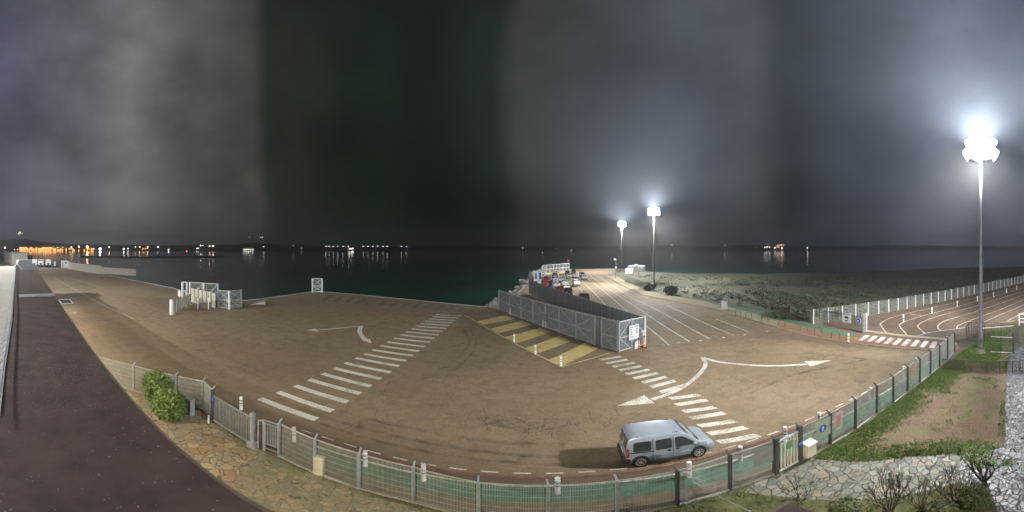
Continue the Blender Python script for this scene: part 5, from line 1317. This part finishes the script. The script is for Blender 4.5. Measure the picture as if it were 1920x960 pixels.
# hedge by the sliding gate
hc = P(305,782); 
hg = root('hedge_bush', hc, 'dense bright green hedge bush between the roof edge and the intercom pillar', 'bush')
mb = leafy((hc[0]+.1,hc[1]+.35,.85),(1.25,.95,1.15),5200,.15); mb2 = leafy((hc[0]-2.2,hc[1]+.9,.95),(1.6,.9,1.35),3600,.15); mb.add(mb2.v, mb2.f)
mb.build('foliage', LEAF, hg)
m_ = MB()
for i in range(14):
    a = rv.uniform(0,6.28); bx = hc[0]+rv.uniform(-2.6,.5); m_.tube((bx,hc[1]+.4,.03),(bx+cos(a)*.5,hc[1]+.4+sin(a)*.4,1.2),.035,.015,6)
m_.build('stems', BARK, hg)
# branching shrubs
def branchy(mb, tips, p, d, L, r, depth, spread=.5):
    d = d/np.linalg.norm(d); q = p+d*L; m = p+d*L*.5+np.array((rv.uniform(-1,1),rv.uniform(-1,1),0))*L*.06
    mb.tube(p, m, r, r*.85, 5, False); mb.tube(m, q, r*.85, r*.68, 5, False)
    if depth == 0: tips.append(q); return
    for _ in range(rv.choice((2,2,3))):
        nd_ = d+np.array((rv.uniform(-1,1),rv.uniform(-1,1),rv.uniform(-.25,.75)))*spread
        branchy(mb, tips, q, nd_, L*rv.uniform(.6,.85), r*.66, depth-1, spread)
def shrub(px, py, h, stems, depth, label, leaves=0, lm=LEAF3, spread=.45, name='bare_shrub', cat='shrub', r0=.03, ls=.09):
    c = np.array(P(px, py)); c[2] = .06
    s = root(name, tuple(c), label, cat); mb = MB(); tips = []
    for i in range(stems):
        a = 2*pi*i/stems+rv.uniform(-.4,.4); lean = rv.uniform(.15,.75)
        branchy(mb, tips, c+np.array((cos(a)*.08,sin(a)*.08,-.05)), np.array((cos(a)*lean,sin(a)*lean,1.0)), h*.36, r0, depth, spread)
    mb.build('branches', BARK, s)
    if leaves:
        m2 = MB()
        for t_ in tips:
            for _ in range(leaves): leaf(m2, t_+np.array([rv.gauss(0,.09) for _ in range(3)]), ls)
        m2.build('foliage', lm, s)
    return s
shrub(1502,938,1.25,7,3,'small bare twiggy shrub standing alone on the stone path edge', 0, spread=.5, r0=.016)
shrub(1668,958,1.75,11,4,'large dark bare pruned shrub with many upright stems', 1, spread=.38, r0=.026, ls=.04)
shrub(1725,952,1.45,9,4,'bare shrub between the large pruned shrub and the pale path', 1, spread=.4, r0=.02, ls=.04)
shrub(1788,944,1.6,9,4,'thin bare shrub just left of the forked small tree', 1, spread=.45, r0=.02, ls=.04)
# small forked tree
c = np.array(P(1846,915)); c[2] = .05
tr = root('small_tree', tuple(c), 'small forked tree with sparse green leaves over the pale paving', 'tree')
mb = MB(); tips = []
mb.tube(c, c+np.array((0,0,.35)), .13, .10, 8)
for dx, dy in ((.05,.55),(-.2,-.35),(.35,-.1),(-.1,.15)): branchy(mb, tips, c+np.array((0,0,.3)), np.array((dx,dy,.8)), .62, .06, 4, .55)
mb.build('trunk', BARK, tr); m2 = MB()
for t_ in tips:
    for _ in range(11): leaf(m2, t_+np.array([rv.gauss(0,.10) for _ in range(3)]), .075)
m2.build('crown', LEAF, tr)
# low clipped bushes in the bottom border
for i, (px, py, rx, h, lab) in enumerate([(1590,955,.9,.5,'low clipped bush at the lawn edge left of the large pruned shrub'),(1830,945,1.15,.8,'rounded clipped bush in front of the forked tree trunk'),(1770,968,.9,.5,'low bush at the bottom edge below the bare shrubs')]):
    c = P(px,py); b_ = root('clipped_bush', c, lab, 'bush'); leafy((c[0],c[1],h*.55),(rx*.6,rx*.5,h*.6),2600,.07).build('foliage', LEAF3, b_)
    m_ = MB(); 
    for k in range(7): a = k*.9; m_.tube((c[0],c[1],.04),(c[0]+cos(a)*rx*.4,c[1]+sin(a)*rx*.35,h*.8),.02,.01,5)
    m_.build('stems', BARK, b_)
# grass
def inpoly(x, y, poly):
    ins = False; j = len(poly)-1
    for i in range(len(poly)):
        xi, yi = poly[i][:2]; xj, yj = poly[j][:2]
        if (yi > y) != (yj > y) and x < (xj-xi)*(y-yi)/(yj-yi)+xi: ins = not ins
        j = i
    return ins
from mathutils import noise, Vector
def grass(name, poly, n, h, m, dens, z, label):
    mb = MB(); xs = [p[0] for p in poly]; ys = [p[1] for p in poly]; k = 0; tries = 0
    x0, x1, y0, y1 = min(xs), min(max(xs),46), max(min(ys),-1), max(ys)
    while k < n and tries < n*30:
        tries += 1; x = rv.uniform(x0,x1); y = rv.uniform(y0,y1)
        if not inpoly(x,y,poly): continue
        if rv.random() > dens(x,y): continue
        for _ in range(2):
            a = rv.random()*6.28; hh = h*rv.uniform(.5,1.3); w = .012+h*.07; l = rv.uniform(.1,.7)*hh
            X_, Y_ = x+rv.gauss(0,.03), y+rv.gauss(0,.03)
            mb.add([(X_-sin(a)*w,Y_+cos(a)*w,z),(X_+sin(a)*w,Y_-cos(a)*w,z),(X_+cos(a)*l,Y_+sin(a)*l,z+hh)],[(0,1,2)])
        k += 1
    o = mb.build(name, m); return tag(o, label, 'grass', kind='stuff')
def gd(x, y):
    n_ = noise.noise(Vector((x*.45,y*.45,1)))+.5*noise.noise(Vector((x*1.7,y*1.7,4)))
    f_ = fy(x)-y          # distance behind the fence
    base_ = max(0, 1.15-f_/2.4) if f_ < 3.2 else 0
    r_ = hypot(x,y)
    edge = max(0, 1-(r_-14.5)/1.6)*.9 if x < 16 else 0
    if 27 < x < 40: base_ = max(base_, .75 if y > 2.2 else .25)
    if y < 1.4: edge = max(edge, .35)
    v = max(base_, edge, .0)+n_*.75-.12
    return max(0, min(1, v*1.4))
grass('garden_grass', garden, 26000, .11, GRASSM, gd, .07, 'patchy green grass growing along the fence side of the garden bed')
grass('lawn_grass', lawn, 15000, .07, LEAF3, lambda x,y: max(0,min(1,.55+noise.noise(Vector((x,y,2)))*1.3)), .055, 'short mossy lawn grass along the foot of the fence')
grass('garden_straw', garden, 9000, .05, DRYM, lambda x,y: max(0,min(1,.4+noise.noise(Vector((x*.8,y*.8,9)))*1.4)), .07, 'short dry grass stubble over the brown garden bed')
vpoly = [p for p in kerbR[:8]]+[p for p in backR[:8]][::-1]
grass('verge_grass', vpoly, 9000, .16, DRYM, lambda x,y: .8, .1, 'dry pale grass tufts along the verge behind the kerb') if False else None
wd = MB()
for i in range(420):
    x = rv.uniform(-20, 12); y = fy(x)-abs(rv.gauss(.05,.16))-.05 if i % 3 else fy(x)-rv.uniform(.3,4.5)
    if y < 4.0 + .0694*max(0,-x)*.6: continue
    if i % 3 == 0 and rv.random() < .5: continue
    for _ in range(rv.randint(4,12)): leaf(wd, (x+rv.gauss(0,.05), y+rv.gauss(0,.05), .07+abs(rv.gauss(0,.02))), rv.uniform(.03,.075))
tag(wd.build('weeds', LEAF3), 'small weeds growing in the paving joints and along the foot of the fence', 'weeds', kind='stuff')
# scrub: clumps past the green fence, uncountable
sc_ = MB(); scp = [P(x,y)[:2] for x, y in [(1178,526),(1222,544),(1330,562),(1420,578),(1500,596),(1524,604),(1540,596),(1640,583),(1760,560),(1900,525),(1915,508),(1700,511),(1500,520),(1350,520),(1250,518),(1200,516)]]
xs = [p[0] for p in scp]; ys = [p[1] for p in scp]; k = 0
while k < 900:
    x = rv.uniform(min(xs),max(xs)); y = rv.uniform(min(ys),max(ys))
    if not inpoly(x,y,scp): continue
    r_ = hypot(x,y); dn = noise.noise(Vector((x*.06,y*.06,3)))
    if rv.random() > (.5+dn*.9)*(1.3 if r_ < 75 else .5): continue
    s = rv.choice((.4,.5,.7,.8,1.1,1.6))*rv.uniform(.8,1.2)*(1.0 if r_ < 80 else 1.35)
    for _ in range(80 if r_ < 75 else 34):
        a = rv.random()*6.28; q = rv.random()**.5
        leaf(sc_, (x+cos(a)*s*q*1.2, y+sin(a)*s*q*1.2, abs(rv.gauss(0,.5))*s*(1.25-q)+.1), .24*rv.uniform(.6,1.5))
    k += 1
tag(sc_.build('scrub', LEAF2), 'dim tangled scrub and reeds covering the marsh behind the fences', 'scrub', kind='stuff')
for i, (px, py, r_, h, lab) in enumerate([(1478,600,2.0,2.6,'rounded olive bush hard behind the green fence near the railing gate'),(1262,553,1.8,2.4,'pale feathery bush behind the fence below the middle mast'),(1516,602,1.6,1.8,'dark bush touching the left end of the white car park fence'),(1590,592,2.6,2.6,'wide dark bush behind the white fence above the car sign'),(1222,545,1.6,1.8,'bush at the foot of the middle floodlight mast')]):
    c = P(px,py); b_ = root('bush', c, lab, 'bush'); leafy((c[0],c[1]+1.0,h*.5),(r_,r_*.8,h*.5),1500,.3).build('foliage', LEAF2, b_)
    m_ = MB()
    for k in range(8): a = k*.8; m_.tube((c[0],c[1]+1,-.02),(c[0]+cos(a)*r_*.5,c[1]+1+sin(a)*r_*.4,h*.8),.05,.02,5)
    m_.build('stems', BARK, b_)
# white rods standing in the small path bed
for px, py, lab in ((1613,884,'short white marker stake on the stone path, left of the two'),(1687,888,'short white marker stake among the bare shrubs')):
    c = P(px,py); tag(MB().tube((c[0],c[1],.05),(c[0]+.02,c[1],.55),.018,.018,6).build('marker_stake', WHITEPL), lab, 'stake', 'white marker stakes')

# ------------------------------------------------------------------ left end of the apron
SB = mat('white hoarding', (.85,.87,.88), .5, var=.03)
words = ['leftmost white toll panel with dark dot at the far left quay gate','middle white toll panel with red band at the far left quay gate','right white toll panel with dark dot at the far left quay gate']
for i, x in enumerate((64.5, 76.2, 90.5)):
    c = P(x, 500.5); r_ = hypot(c[0],c[1]); w = 10*KP*r_; h = H-r_*tan((486.5-YH)*KP); u_ = np.array((c[1],-c[0]))/r_; rz = atan2(u_[1],u_[0])
    s = root('toll_panel', c, words[i], 'panel', 'white toll panels'); MB().box((c[0],c[1],h/2+.6),(w,.3,h-1.1),rz).build('panel', SB, s); MB().box((c[0],c[1]+.0,.35),(w*1.1,.6,.7),rz).build('base', BLACK, s)
    nn = -np.array(c[:2])/r_; disc('disc', s, (c[0]+nn[0]*.17,c[1]+nn[1]*.17,h*.42), .5, (*nn,0), INK, .03)
    if i == 1: MB().box((c[0]+nn[0]*.18,c[1]+nn[1]*.18,h*.88),(w*.85,.04,.4),rz).build('band', REDI, s)
c = P(104,500.5); r_ = hypot(c[0],c[1]); s = root('quay_winch', c, 'rounded pale machine between the toll panels and the white kiosk', 'machine'); MB().blob((c[0],c[1],1.6),(1.2,1.0,1.4),10,8).build('housing', mat('pale housing',(.5,.52,.52),.5), s, smooth=True); MB().box((c[0],c[1],.3),(2.6,1.6,.6)).build('base', DARKST, s)
c = P(121,503); r_ = hypot(c[0],c[1]); u_ = np.array((c[1],-c[0]))/r_; rz = atan2(u_[1],u_[0]); s = root('kiosk', c, 'white kiosk with small dark windows at the start of the harbour wall', 'kiosk')
MB().box((c[0],c[1],1.9),(13*KP*r_,2,3.4),rz).build('wall', SB, s); MB().box((c[0],c[1],.15),(15*KP*r_,2.2,.3),rz).build('base', DARKST, s); MB().box((c[0],c[1],3.68),(14.5*KP*r_,2.4,.14),rz).build('roof', STEELW, s); nn = -np.array(c[:2])/r_
MB().box((c[0]+nn[0]*1.02+u_[0]*.7,c[1]+nn[1]*1.02+u_[1]*.7,2.7),(.9,.05,.7),rz).build('window', GLASS, s); MB().box((c[0]+nn[0]*1.02-u_[0]*1.0,c[1]+nn[1]*1.02-u_[1]*1.0,1.7),(.9,.05,2.4),rz).build('door', STEEL, s)
# harbour wall
hw_ = root('harbour_wall', P(160,508), 'long low grey harbour wall with pale coping running right from the kiosk', 'wall')
a = P(129,504.5)[:2]; b = P(190,514)[:2]; c2_ = P(255,517)[:2]; 
MB().beam((*a,1.5),(*b,1.5),.4,3.0).beam((*b,1.5),(*c2_,1.2),.4,2.4).build('wall', CONC, hw_); MB().beam((*a,3.08),(*b,3.08),.6,.16).build('coping', CONCP, hw_); MB().box((*a,1.8),(.7,.7,3.6)).build('end_pillar', SB, hw_)
# small white tray and marks on the apron near the roof edge
fr_ = root('inspection_cover', P(123,566), 'white framed inspection cover on the apron beside the roof edge', 'cover')
q = [P(109,563),P(131,561),P(138,570),(0,0)]; m_ = MB(); A4 = [P(110,562), P(131,561.5), P(137,569), P(116,570)]
for i in range(4): m_.beam((A4[i][0],A4[i][1],.03),(A4[(i+1)%4][0],A4[(i+1)%4][1],.03),.2,.05)
m_.build('frame', SB, fr_); MB().poly([(p[0],p[1],.012) for p in A4]).build('cover', DARKST, fr_)
for x, y, lab in ((141,588,'small white kerb block on the apron near the roof edge'),):
    c = P(x,y); tag(MB().box((c[0],c[1],.12),(.8,.25,.24),.5).build('kerb_block', CONC), lab, 'block')
ln_ = MB(); ln_.ribbon([P(*q)[:2] for q in [(100,520),(150,548),(200,575),(250,598)]], .12, .004); ln_.ribbon([P(*q)[:2] for q in [(130,520),(190,540)]], .12, .004); ln_.build('faint_line', WHITE2, structure=True)

# ------------------------------------------------------------------ far shore, town, lights
HILL = mat('dark hillside', (.02,.023,.018), .95, var=.3, scale=.01)
def hills(name, prof, r, depth, m):
    mb = MB(); V = []; 
    for x, y in prof:
        a = (x-960)*KP; z = H-(y-YH)*KP*r
        for rr_, zz in ((r-depth,-1.5),(r,z),(r+depth*2,-1.5)): V.append((rr_*sin(a),rr_*cos(a),zz))
    n_ = len(prof); F = []
    for i in range(n_-1):
        for j in range(2): F.append((i*3+j,i*3+j+1,(i+1)*3+j+1,(i+1)*3+j))
    mb.v = V; mb.f = F; return mb.build(name, m, structure=True)
rh = random.Random(9)
def prof(keys, step=12):
    out = []; x = keys[0][0]
    while x <= keys[-1][0]:
        out.append((x, float(np.interp(x,[k[0] for k in keys],[k[1] for k in keys]))+rh.uniform(-.5,.5))); x += step
    return out
hills('far_hills', prof([(-120,450),(0,451),(40,447),(80,454),(120,457),(230,459.5),(350,460),(440,459),(468,456),(492,455.5),(510,458),(560,460),(700,461),(960,461.3)]), 1500, 300, HILL)
hills('far_hills', prof([(960,461.3),(1040,461),(1120,461),(1260,460),(1360,460.5),(1430,459.5),(1470,459.5),(1520,461),(1600,461),(1680,459.5),(1780,461),(2000,461)]), 1500, 300, HILL)
hills('far_shore', prof([(-150,468.5),(100,469),(200,469),(260,468),(330,466),(400,464.5),(520,463.5),(700,463)],10), 1000, 60, mat('dark shore', (.03,.028,.022), .95))
# town houses along the far quay
GLOW_O = mat('orange facade glow', (.3,.15,.05), .5, emit=(1.0,.42,.10,6.5)); GLOW_Y = mat('yellow facade glow', (.3,.2,.1), .5, emit=(1.0,.68,.30,5)); WALLT = mat('ochre town wall', (.38,.24,.12), .9); ROOFT = mat('tile roof', (.16,.07,.04), .9)  # glowing panes stand in for the floodlight on the facades
bx = 36; i = 0; rt = random.Random(17)
bl_w = ['orange lit arcaded town house','orange lit town house with glowing panes for floodlit walls','yellow lit quay house','warmly lit narrow house','long orange lit market hall']
plc = ['at the left end of the far quay','left of the lit row','in the middle of the lit row','in the middle of the lit row on the far quay','right of the lit row','near the big orange lamp','just before the bright white lamp']
while bx < 175:
    wpx = rt.uniform(5,10); r_ = 905+rt.uniform(-10,20); a = (bx+wpx/2-960)*KP; w = wpx*KP*r_; h = rt.uniform(8.5,13) if bx < 100 else rt.uniform(6,10)
    cx_, cy_ = r_*sin(a), r_*cos(a); rz = -a
    b_ = root('town_house', (cx_,cy_,-1.2), f'{bl_w[i%5]} {plc[min(6,int((bx-36)/20))]}', 'house', 'lit houses on the far quay')
    b_.rotation_euler = (0,0,-a)
    def loc_box(nm, c, d, m):
        mb = MB().box(c,d); me = bpy.data.meshes.new(nm); me.from_pydata(mb.v,[],mb.f); me.update(); me.materials.append(m); o = bpy.data.objects.new(nm,me); COL.objects.link(o); o.parent = b_; return o
    loc_box('wall',(0,0,h/2),(w*.96,12,h),WALLT); loc_box('roof',(0,0,h+.5),(w,13,1.0),ROOFT)
    nw = max(2,int(w/3.5))
    for fl in range(max(2,int(h/3.3))):
        mb = MB()
        for j in range(nw):
            if rt.random() < (.85 if bx < 100 else .4): mb.box((-w*.45+w*.9*(j+.5)/nw,-6.1,1.8+fl*3.2),(1.9,.3,2.2))
        if mb.v:
            wm_ = GLOW_O if rt.random()<.75 else GLOW_Y
            for q0 in range(0, len(mb.v), 8):
                me = bpy.data.meshes.new('window'); me.from_pydata(mb.v[q0:q0+8],[],mb.f[:6]); me.update(); me.materials.append(wm_); o = bpy.data.objects.new('window',me); COL.objects.link(o); o.parent = b_  # each pane is a glowing box put in for the floodlit wall
    bx += wpx*1.02; i += 1
LC = {'o': (1,.45,.12), 'y': (1,.72,.35), 'w': (1,.93,.88), 'p': (1,.55,.5), 'r': (1,.05,.1), 'c': (.85,.95,1)}
bulbs = {}
def shore_lamp(x, y, c, size=1.0, st=30):
    if y > 466.5: r_ = (H+1.25-3.2)/tan((y-YH)*KP); r_ = min(r_, 960)
    elif y < 458: r_ = 1380
    else: r_ = 960
    z = H-r_*tan((y-YH)*KP); a = (x-960)*KP; k = r_/900
    key = (c, size, st, r_ > 1200)
    st = st*.6
    cols = {'o':'orange','y':'yellow','w':'white','p':'pinkish white','r':'red','c':'cold white'}
    where = 'among the town quay lights on the far left' if x < 200 else 'on the far shore left of the walkway' if x < 420 else 'on the far shore behind the quay frame' if x < 860 else 'far out behind the queueing lanes' if x < 1130 else 'on the distant shore beyond the scrub'
    if y < 458: where = 'high on the dark hillside' + (' on the left' if x < 960 else ' on the right')
    s = root('shore_lamp', (r_*sin(a), r_*cos(a), z), f'{"bright " if st > 40 else "tiny "}{cols[c]} lamp {where}', 'lamp', f'{cols[c]} lamps {where}')
    if key not in bulbs:
        m = mat(f'{cols[c]} lamp glow {st}', (.5,.5,.5), .5, emit=(*LC[c], st)); R_ = (.85 if r_ < 1200 else 1.3)*size
        mb = MB().blob((0,0,0), R_, 8, 6); me = bpy.data.meshes.new('bulb'); me.from_pydata(mb.v,[],mb.f); me.update(); me.materials.append(m)
        mb = MB().tube((0,0,-R_*.7),(0,0,-R_-6),.12,.16,6); m2_ = bpy.data.meshes.new('pole'); m2_.from_pydata(mb.v,[],mb.f); m2_.update(); m2_.materials.append(DARKST)
        bulbs[key] = (me, m2_)
    if r_ < 900: s.scale = (r_/960,)*3
    for nm, me in zip(('bulb','pole'), bulbs[key]):
        if nm == 'pole' and (z < 1.5 or y > 466.5): continue
        o = bpy.data.objects.new(nm, me); COL.objects.link(o); o.parent = s
for x, y, c, s_, st in [(9.4,464.4,'p',1.7,30),(27,468,'p',1,20),(33,468,'p',1,20),(37,463.7,'o',1.5,40),(48,464,'o',1,30),(59,463.5,'o',1.6,40),(70,464,'o',1,30),(81,463.7,'o',1.6,40),(90,465,'o',1,30),(100,463.7,'y',1.5,40),(108,464.4,'y',1.3,40),(117.5,463.7,'o',1.2,40),(121,464.4,'p',1.2,30),(134,463.7,'y',1.6,40),(140,465.5,'o',1,30),(148,462.5,'w',1.7,60),(151,465,'p',1,30),(163.5,463,'o',3.4,80),(176,466,'o',1,20),(187.5,467,'c',3.0,90),(204.6,463.6,'y',1.4,30),(232,466.5,'w',1.4,40),(240,466,'w',1.2,30),(254,463,'y',1,30),(262,463,'y',1.3,30),(277,463,'o',1.3,40),(268,466.4,'o',1,25),(272,466.4,'o',1,25),(276,466.4,'o',1,25),(296,463,'w',1.3,40),(316,468,'w',1.3,30),(350,471,'r',1.6,25),(369,466,'w',1,25),(372,465,'w',1,15),(376,460.5,'w',1.1,30),(380,460.3,'w',1,20),(393,461.6,'p',1.5,35),(399.5,461.6,'p',1.5,35),
    (457.7,467.6,'w',1,30),(461.5,467.6,'w',1,30),(465.5,467.6,'w',1,30),(470,467.6,'w',1,30),(474,467.6,'w',1,30),(468,445,'w',.6,12),(478,445,'w',.6,10),(488,445,'w',.8,18),(492,445,'w',.7,15),(494.5,462.5,'w',1,15),(550,460,'w',.8,8),(565,465.5,'w',.8,8),(601,452,'w',.5,6),
    (611,462,'w',.9,20),(617,462,'w',.9,18),(625,462,'w',.9,20),(633,462,'w',.9,16),(643,462,'w',.9,20),(653,462,'w',1,25),(655.5,466,'w',1.1,40),(658.7,466,'w',1.1,40),(662,466,'w',1.1,40),(681,462,'w',.9,22),(690,462,'w',.9,18),(699,462,'w',.9,20),(708,462,'w',.9,20),(718,462,'w',.9,18),(726,462,'w',.9,22),(752.5,462,'w',.9,18),(762,462.5,'w',.9,16),
    (842,486,'c',.5,2),(980,465,'w',1,9),(1017,474,'w',.9,7),(1042,466,'w',1,6),(1071,469,'y',1,14),(1091,472,'w',.8,5),(1260,458.9,'p',1.5,18),(1359,460,'w',1.2,20),(1417,464,'w',.8,6),(1434,464,'w',1,20),(1440,457.3,'w',.7,20),(1438,463,'w',1.1,30),(1443,463.5,'w',1,30),(1453,464.5,'w',1.1,30),(1457,461,'o',1,25),(1461,459.8,'o',1.1,30),(1465,459.3,'o',1.1,30),(1469,459,'o',1,25),(1459,463.5,'w',1,20),(1466,465.5,'w',1.2,35),(1514,464.5,'w',1.2,30),(1674,457.3,'p',.7,12),
    (35,437,'o',1.0,35),(38,436,'y',1.1,40),(41,438,'o',.8,25),(36,440,'y',.7,15)]:
    shore_lamp(x, y, c, s_, st)
# breakwater and pontoon in the bay
for pts_, z, lab in (([(290,482),(420,481.5)],-.7,'low dark breakwater lying in the bay beyond the walkway'), ([(150,481),(290,482.5)],-.7,'long low jetty in the bay right of the harbour wall')):
    a = P(*pts_[0], -1.2); b = P(*pts_[1], -1.2); tag(MB().beam((a[0],a[1],z),(b[0],b[1],z),2.5,1.2).build('breakwater', mat('dim stone',(.2,.19,.17),.9)), lab, 'breakwater')
def boat(px, py, label, sc=1.0, rz=.3):
    c = P(px, py, -1.2); b_ = root('moored_boat', (c[0],c[1],-1.25), label, 'boat', 'boats moored in the bay', rz)
    def lb(nm, mb, m, par=None):
        me = bpy.data.meshes.new(nm); me.from_pydata(mb.v,[],mb.f); me.update(); me.materials.append(m); o = bpy.data.objects.new(nm,me); COL.objects.link(o); o.parent = b_
    hull = MB(); prof_ = [(-4,1.1),(-2,1.4),(1,1.3),(3.2,.6),(4.3,.02)]; V = []
    for x, w in prof_:
        V += [(x,-w,.95+.05*max(0,x)),(x,-w*.6,-.2),(x,w*.6,-.2),(x,w,.95+.05*max(0,x))]
    F = [(i*4+j,i*4+(j+1)%4,(i+1)*4+(j+1)%4,(i+1)*4+j) for i in range(4) for j in range(4)]+[(0,3,2,1)]
    lb('hull', MB().add(V,F), WHITEPL); lb('cabin', MB().prism([(-2,-.8),(1,-.7),(1.6,0),(1,.7),(-2,.8)],.95,1.9), STEELW); lb('mast', MB().tube((.2,0,1.8),(.2,0,9),.07,.05,6), STEEL)
    b_.scale = (sc,sc,sc)
for x, y, lab in ((298,478,'leftmost small boat moored before the far shore beyond the walkway'),(315,477,'second small moored boat, below the white shore lamp'),(320,481,'small moored boat close to the breakwater'),(352,477,'small moored boat beside the red beacon'),(365,476,'small boat moored right of the red beacon')): boat(x,y,lab,1.3,random.uniform(0,3))
bb = root('white_seabird', P(341,495,2), 'white seabird gliding over the dark water beyond the walkway', 'bird')
c = P(341,495,2.0); MB().blob(c,(.16,.42,.13),8,6).build('body', SB, bb, smooth=True)
for s in (-1,1): MB().add([(c[0],c[1]-.12,c[2]),(c[0]+s*.55,c[1]-.1,c[2]+.32),(c[0]+s*1.0,c[1]+.15,c[2]+.2),(c[0]+s*.5,c[1]+.12,c[2]+.25),(c[0],c[1]+.15,c[2]),(c[0],c[1],c[2]-.04),(c[0]+s*.5,c[1]+.02,c[2]+.24)],[(0,1,6,5),(1,2,6),(6,2,3),(5,6,3,4),(0,5,4),(0,4,3,1),(1,3,2)]).build('wing', SB, bb)

# ------------------------------------------------------------------ haze over the bay
hz = MB().box((0, 800, 45), (4400, 2900, 102))
HZ = bpy.data.materials.new('thin night mist'); HZ.use_nodes = True; t = HZ.node_tree; t.nodes.clear()
pv = nd(t, 'ShaderNodeVolumePrincipled'); pv.inputs['Color'].default_value = (.92,.95,1,1); pv.inputs['Density'].default_value = .0005; pv.inputs['Anisotropy'].default_value = .7
om = nd(t, 'ShaderNodeOutputMaterial'); t.links.new(pv.outputs[0], om.inputs['Volume'])
o = hz.build('haze', HZ); tag(o, 'thin pale mist hanging over the harbour at night', 'haze', kind='stuff')
